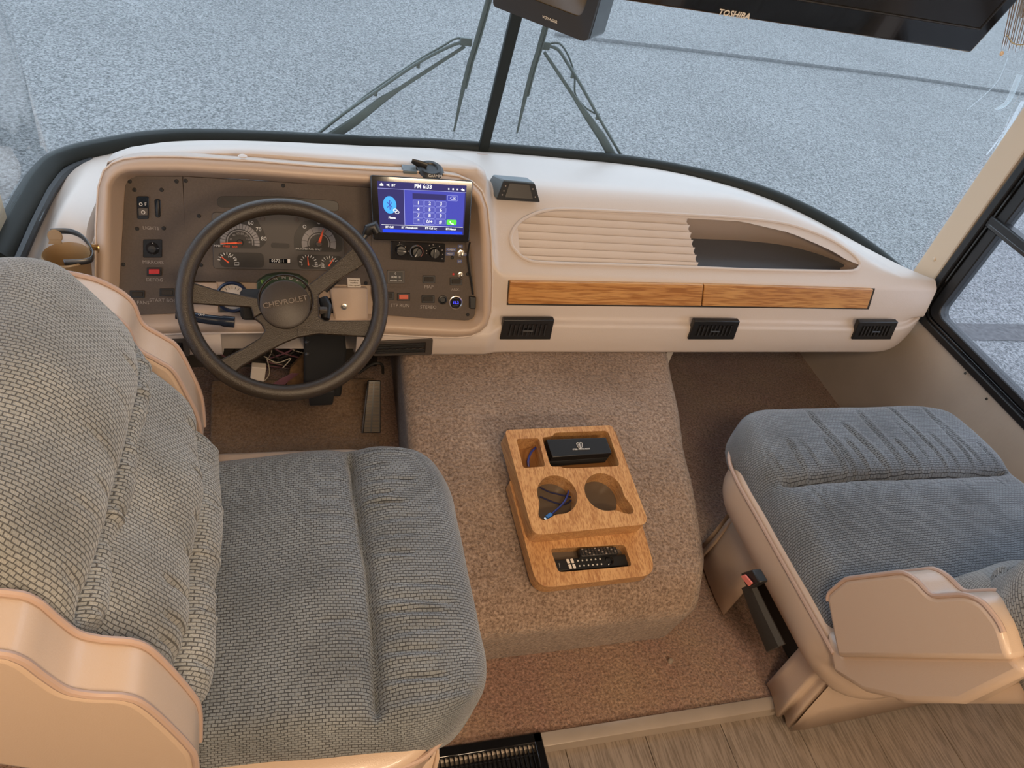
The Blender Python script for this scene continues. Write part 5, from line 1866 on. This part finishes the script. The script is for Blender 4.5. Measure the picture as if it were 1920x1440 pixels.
pas, LP = make_seat(po, 0, .355, .525, .265, 'blue grey woven passenger seat facing forward, at the right by the side window',
                {'top': wtop_p, 'bottom': wbot_p, 'w': (-.380, -.310), 'poly': 1}, {'top': wtop_p, 'bottom': wbot_p, 'w': (.380, .310), 'poly': 1}, 4, False, -.045)

# seat belt buckle on its strap, left of the passenger seat
bk_ = empty('seat_belt_buckle', hit(1440, 1210, z=.02), 'black seat belt buckle with a red release button beside the passenger seat', 'seat belt')
bq = [hit(px, py, x=.905) for px, py in ((1388, 1075), (1410, 1068), (1424, 1092), (1400, 1105))]
MB().prism(bq, (.022, .0, 0)).done('buckle_housing', M['black'], bk_, bevel=.003)
bb = [hit(px, py, x=.903) for px, py in ((1391, 1080), (1399, 1077), (1413, 1093), (1406, 1099))]
MB().prism(bb, (-.004, 0, .0)).done('release_button', M['buckle'], bk_, bevel=.001)
q1 = hit(1403, 1098, x=.92); q2 = hit(1425, 1150, x=.93); q3 = hit(1455, 1215, x=.94)
MB().tube([q1, q2, q3], [.022, .026, .030], 8, flat=.45).done('strap_sleeve', M['strap'], bk_)

# ------------------------------------------------------------------ floor register at the bottom edge
a0 = hit(1014, 1371, z=.022)
fr_ = empty('floor_grate', (a0.x - .12, a0.y - .08, 0), 'glossy black floor grate at the edge of the carpet below the driver seat', 'floor grate')
gx1 = a0.x; gx0 = gx1 - .27; gy1 = a0.y; gy0 = .30
for (x0, y0, x1, y1) in ((gx0, gy1 - .022, gx1, gy1), (gx0, gy0, gx1, gy0 + .022), (gx0, gy0, gx0 + .02, gy1), (gx1 - .02, gy0, gx1, gy1)):
    MB().box(((x0 + x1) / 2, (y0 + y1) / 2, .014), (x1 - x0, y1 - y0, .016)).done('frame', M['gloss'], fr_, bevel=.003)
for k in range(24):
    x = lerp(gx0 + .025, gx1 - .025, k / 23)
    MB().box((x, (gy0 + gy1) / 2, .014), (.003, gy1 - gy0 - .04, .010)).done('bar', M['gloss'], fr_, bevel=.0006)
MB().box(((gx0 + gx1) / 2, (gy0 + gy1) / 2, -.006), (gx1 - gx0, gy1 - gy0, .006)).done('pan', M['black'], fr_)
for k in range(7):
    y = lerp(gy0 + .04, gy1 - .04, k / 6)
    MB().box(((gx0 + gx1) / 2, y, .010), (gx1 - gx0 - .04, .002, .006)).done('cross_bar', M['black'], fr_)

# ------------------------------------------------------------------ wipers outside
def wsp(px, py, d=.03):
    """point on the leaning middle of the windshield, d outside it"""
    n_ = V((0, 1, .22)).normalized()
    return hit(px, py, V((0, 2.24, .5)) + n_ * d, n_)
def z5(q): return [(560 + x / 2.8235, y / 2.8235) for x, y in q]
def wiper(name, blade, arm_l, arm_u, hose, clips, lab):
    w_ = empty(name, wsp(*z5([arm_l[0]])[0]), lab, 'wiper', 'windshield wipers')
    bl_ = [wsp(*q, .02) for q in z5(blade)]
    MB().tube(bl_, [.003] + [.007] * (len(bl_) - 2) + [.006], 6, flat=.5).done('wiper_blade', M['wiper'], w_)
    MB().tube([p_ + V((.009, .0, .002)) for p_ in bl_[1:]], .0035, 6).done('blade_frame', M['wiper'], w_)
    MB().tube([wsp(*q, .03) for q in z5(arm_l)], [.016, .014, .011, .006, .005], 8, flat=.5).done('wiper_arm', M['wiper'], w_)
    MB().tube(spline([wsp(*q, .035) for q in z5(arm_u)], 4), .005, 8).done('wiper_arm', M['wiper'], w_)
    MB().tube(spline([wsp(*q, .045) for q in z5(hose)], 6), .0032, 8).done('washer_hose', M['wiper'], w_)
    for c_ in clips:
        MB().box(wsp(*z5([c_])[0], .04), (.010, .008, .022)).done('hose_clip', M['wiper'], w_, bevel=.001)
    MB().box(wsp(*z5([arm_u[-1]])[0], .032), (.035, .014, .022)).done('pivot_head', M['wiper'], w_, bevel=.002)
    return w_
wiper('windshield_wiper', [(822, 695), (870, 470), (905, 330), (940, 220), (985, 60), (1010, -30)],
      [(150, 740), (300, 640), (440, 530), (540, 465), (880, 245)], [(75, 730), (240, 600), (400, 490), (620, 340), (800, 245), (885, 220)],
      [(80, 722), (300, 550), (405, 470), (630, 320), (760, 245), (830, 205), (880, 205)], [(408, 488), (634, 340)],
      'grey wiper outside the driver half of the windshield, left of the centre bar')
wiper('windshield_wiper', [(1156, 705), (1200, 510), (1235, 370), (1270, 260), (1300, 150), (1330, 40)],
      [(1680, 860), (1600, 720), (1530, 620), (1450, 500), (1300, 275)], [(1730, 860), (1600, 640), (1500, 460), (1420, 330), (1370, 260), (1300, 240)],
      [(1590, 610), (1520, 570), (1465, 500), (1460, 400), (1430, 300), (1380, 230), (1310, 235)], [(1450, 395), (1582, 615)],
      'grey wiper outside the passenger half of the windshield, right of the centre bar')

# ------------------------------------------------------------------ television and monitor above
ty = 1.1
br = hit(1820, 100, y=ty); TW = .69
bl0 = V((br.x - TW, ty, br.z))
tup = (hit(1910, 0, x=br.x) - br).normalized()
tv = empty('television', (br + bl0) / 2, 'large black flat television hanging above the passenger half of the windshield', 'television')
TX = V((1, 0, 0)); TNn = TX.cross(tup)
MB().prism([bl0, br, br + tup * .52, bl0 + tup * .52], -TNn * .045 if TNn.y < 0 else TNn * .045).done('housing', M['gloss'], tv, bevel=.004)
fn = TNn if TNn.y < 0 else -TNn
def tvp(u, v_, w_=0): return bl0 + TX * (TW * u) + tup * (.52 * v_) + fn * w_
MB().prism([tvp(.035, .085), tvp(.965, .085), tvp(.965, .95), tvp(.035, .95)], fn * .0006).done('screen', M['tvscreen'], tv)
b = MB()
for q0, q1 in (((.035, .085), (.965, .085)), ((.965, .085), (.965, .95))):
    b.tube([tvp(*q0, .001), tvp(*q1, .001)], .0018, 6)
b.done('screen_edge', M['black'], tv)
MB().box(tvp(.5, .75, -.06), (.2, .10, .16)).done('wall_mount', M['darkmetal'], tv)
tc_ = hit(1377, 27, tvp(0, 0, .001), fn)
text('TOSHIBA', .0135, M['white'], tv, tc_, TX, tup, bold=.0003)

mA = hit(926, 10, y=1.08); mB_ = hit(1103, 79, y=.985)
mx_ = (mB_ - mA).normalized()
mup = V((.06, .02, 1)); mup = (mup - mx_ * mup.dot(mx_)).normalized()
mn_ = mx_.cross(mup)
if mn_.y > 0: mn_ = -mn_
mw = (mB_ - mA).length; mh = .15
mo = empty('rear_view_monitor', (mA + mB_) / 2, 'small black box monitor with a dull olive screen hanging beside the television', 'monitor')
def mp_(u, v_, w_=0): return mA + mx_ * (mw * u) + mup * (mh * v_) + mn_ * w_
MB().prism(roundpoly([mp_(0, 0), mp_(1, 0), mp_(1, 1), mp_(0, 1)], .008, 4), -mn_ * .06).done('housing', M['gloss'], mo, bevel=.003)
# raised frame and sunken curved screen
o_ = roundpoly([mp_(0.0, 0.0), mp_(1, 0), mp_(1, 1), mp_(0, 1)], .008, 4)
i_ = roundpoly([mp_(.17, .17), mp_(.88, .17), mp_(.94, .92), mp_(.14, .92)], .010, 4)
b = MB().grid([o_, [p_ + mn_ * .006 for p_ in o_], [p_ + mn_ * .004 for p_ in i_], [p_ + mn_ * .0005 for p_ in i_]], cols_closed=True)
b.done('front_frame', M['black'], mo)
rows = []
for j in range(9):
    rows.append([mp_(lerp(.16, .90, i / 8), lerp(.14, .94, j / 8), .001 + .004 * (1 - ((i - 4) / 4) ** 2) * (1 - ((j - 4) / 4) ** 2)) for i in range(9)])
MB().grid(rows).done('screen', M['screenoff'], mo)
text('VOYAGER', .005, M['white'], mo, mp_(.60, .07, .0065), mx_, mup)
MB().tube([mp_(.5, 1, -.04), mp_(.5, 1, -.04) + V((0, 0, .45))], .012, 10).done('hanger', M['black'], mo)
MB().tube([tvp(.5, .9, -.06), V((tvp(.5, .9).x, tvp(.5, .9).y + .05, ZC))], .02, 10).done('hanger', M['darkmetal'], tv)

# bundle of metal tines hanging at the right
tb = hit(1905, 60, y=1.25)
tn = empty('wire_tine_bundle', tb, 'bundle of thin metal tines bound with wire hanging at the top right corner', 'hanging ornament')
random.seed(9)
for k in range(15):
    px = 1878 + k * 4.2
    a = hit(px, 96 + random.uniform(-8, 4), y=1.25 + .008 * (k % 3))
    t_ = hit(px + 28 + k * .8, -40, y=1.25 + .008 * (k % 3))
    MB().tube([a, a.lerp(t_, .1), t_], [.0004, .0014, .0016], 6).done('tine', M['metal'], tn)
q = [hit(px, py, y=1.243) for px, py in ((1888, 66), (1898, 80), (1912, 84), (1930, 82))]
MB().tube(spline(q, 5), .0012, 6).done('binding_wire', M['brass'], tn)
MB().tube([hit(1920, 30, y=1.27), hit(1932, -30, y=1.27)], .008, 8).done('wooden_core', M['brassdark'], tn)
MB().lathe(hit(1878, 100, y=1.26), (0, -1, .3), [(0, .003), (.004, .002), (.005, 0)], 12).done('bead', M['pillar'], tn)
MB().tube([hit(1925, 10, y=1.262), V((hit(1925, 0, y=1.26).x + .02, 1.26, ZC))], .001, 5).done('hanging_cord', M['darkmetal'], tn)

for o in (drv, pas): o['group'] = 'captain seats'
# dried drips and smears on the windshield glass
panes = [o for o in COL.objects if o.name.startswith('pane') and o.parent == ws]
bpy.context.view_layer.update()
def on_glass(px, py):
    for o in panes:
        ok, loc, nn_, fi = o.ray_cast(CAM, ray(px, py).normalized())
        if ok: return loc - ray(px, py).normalized() * .003
    return hit(px, py, y=1.7)
for q, r_ in (([(1890, 108), (1872, 150), (1846, 178), (1812, 207)], .0018), ([(1912, 140), (1890, 190), (1868, 205)], .010), ([(1918, 190), (1880, 260), (1835, 340)], .008), ([(1919, 165), (1900, 200), (1880, 250), (1850, 290)], .005)):
    MB().tube(spline([on_glass(*p_) for p_ in q], 6), r_, 6, flat=.12).done('dried_drip', M['film'], ws)
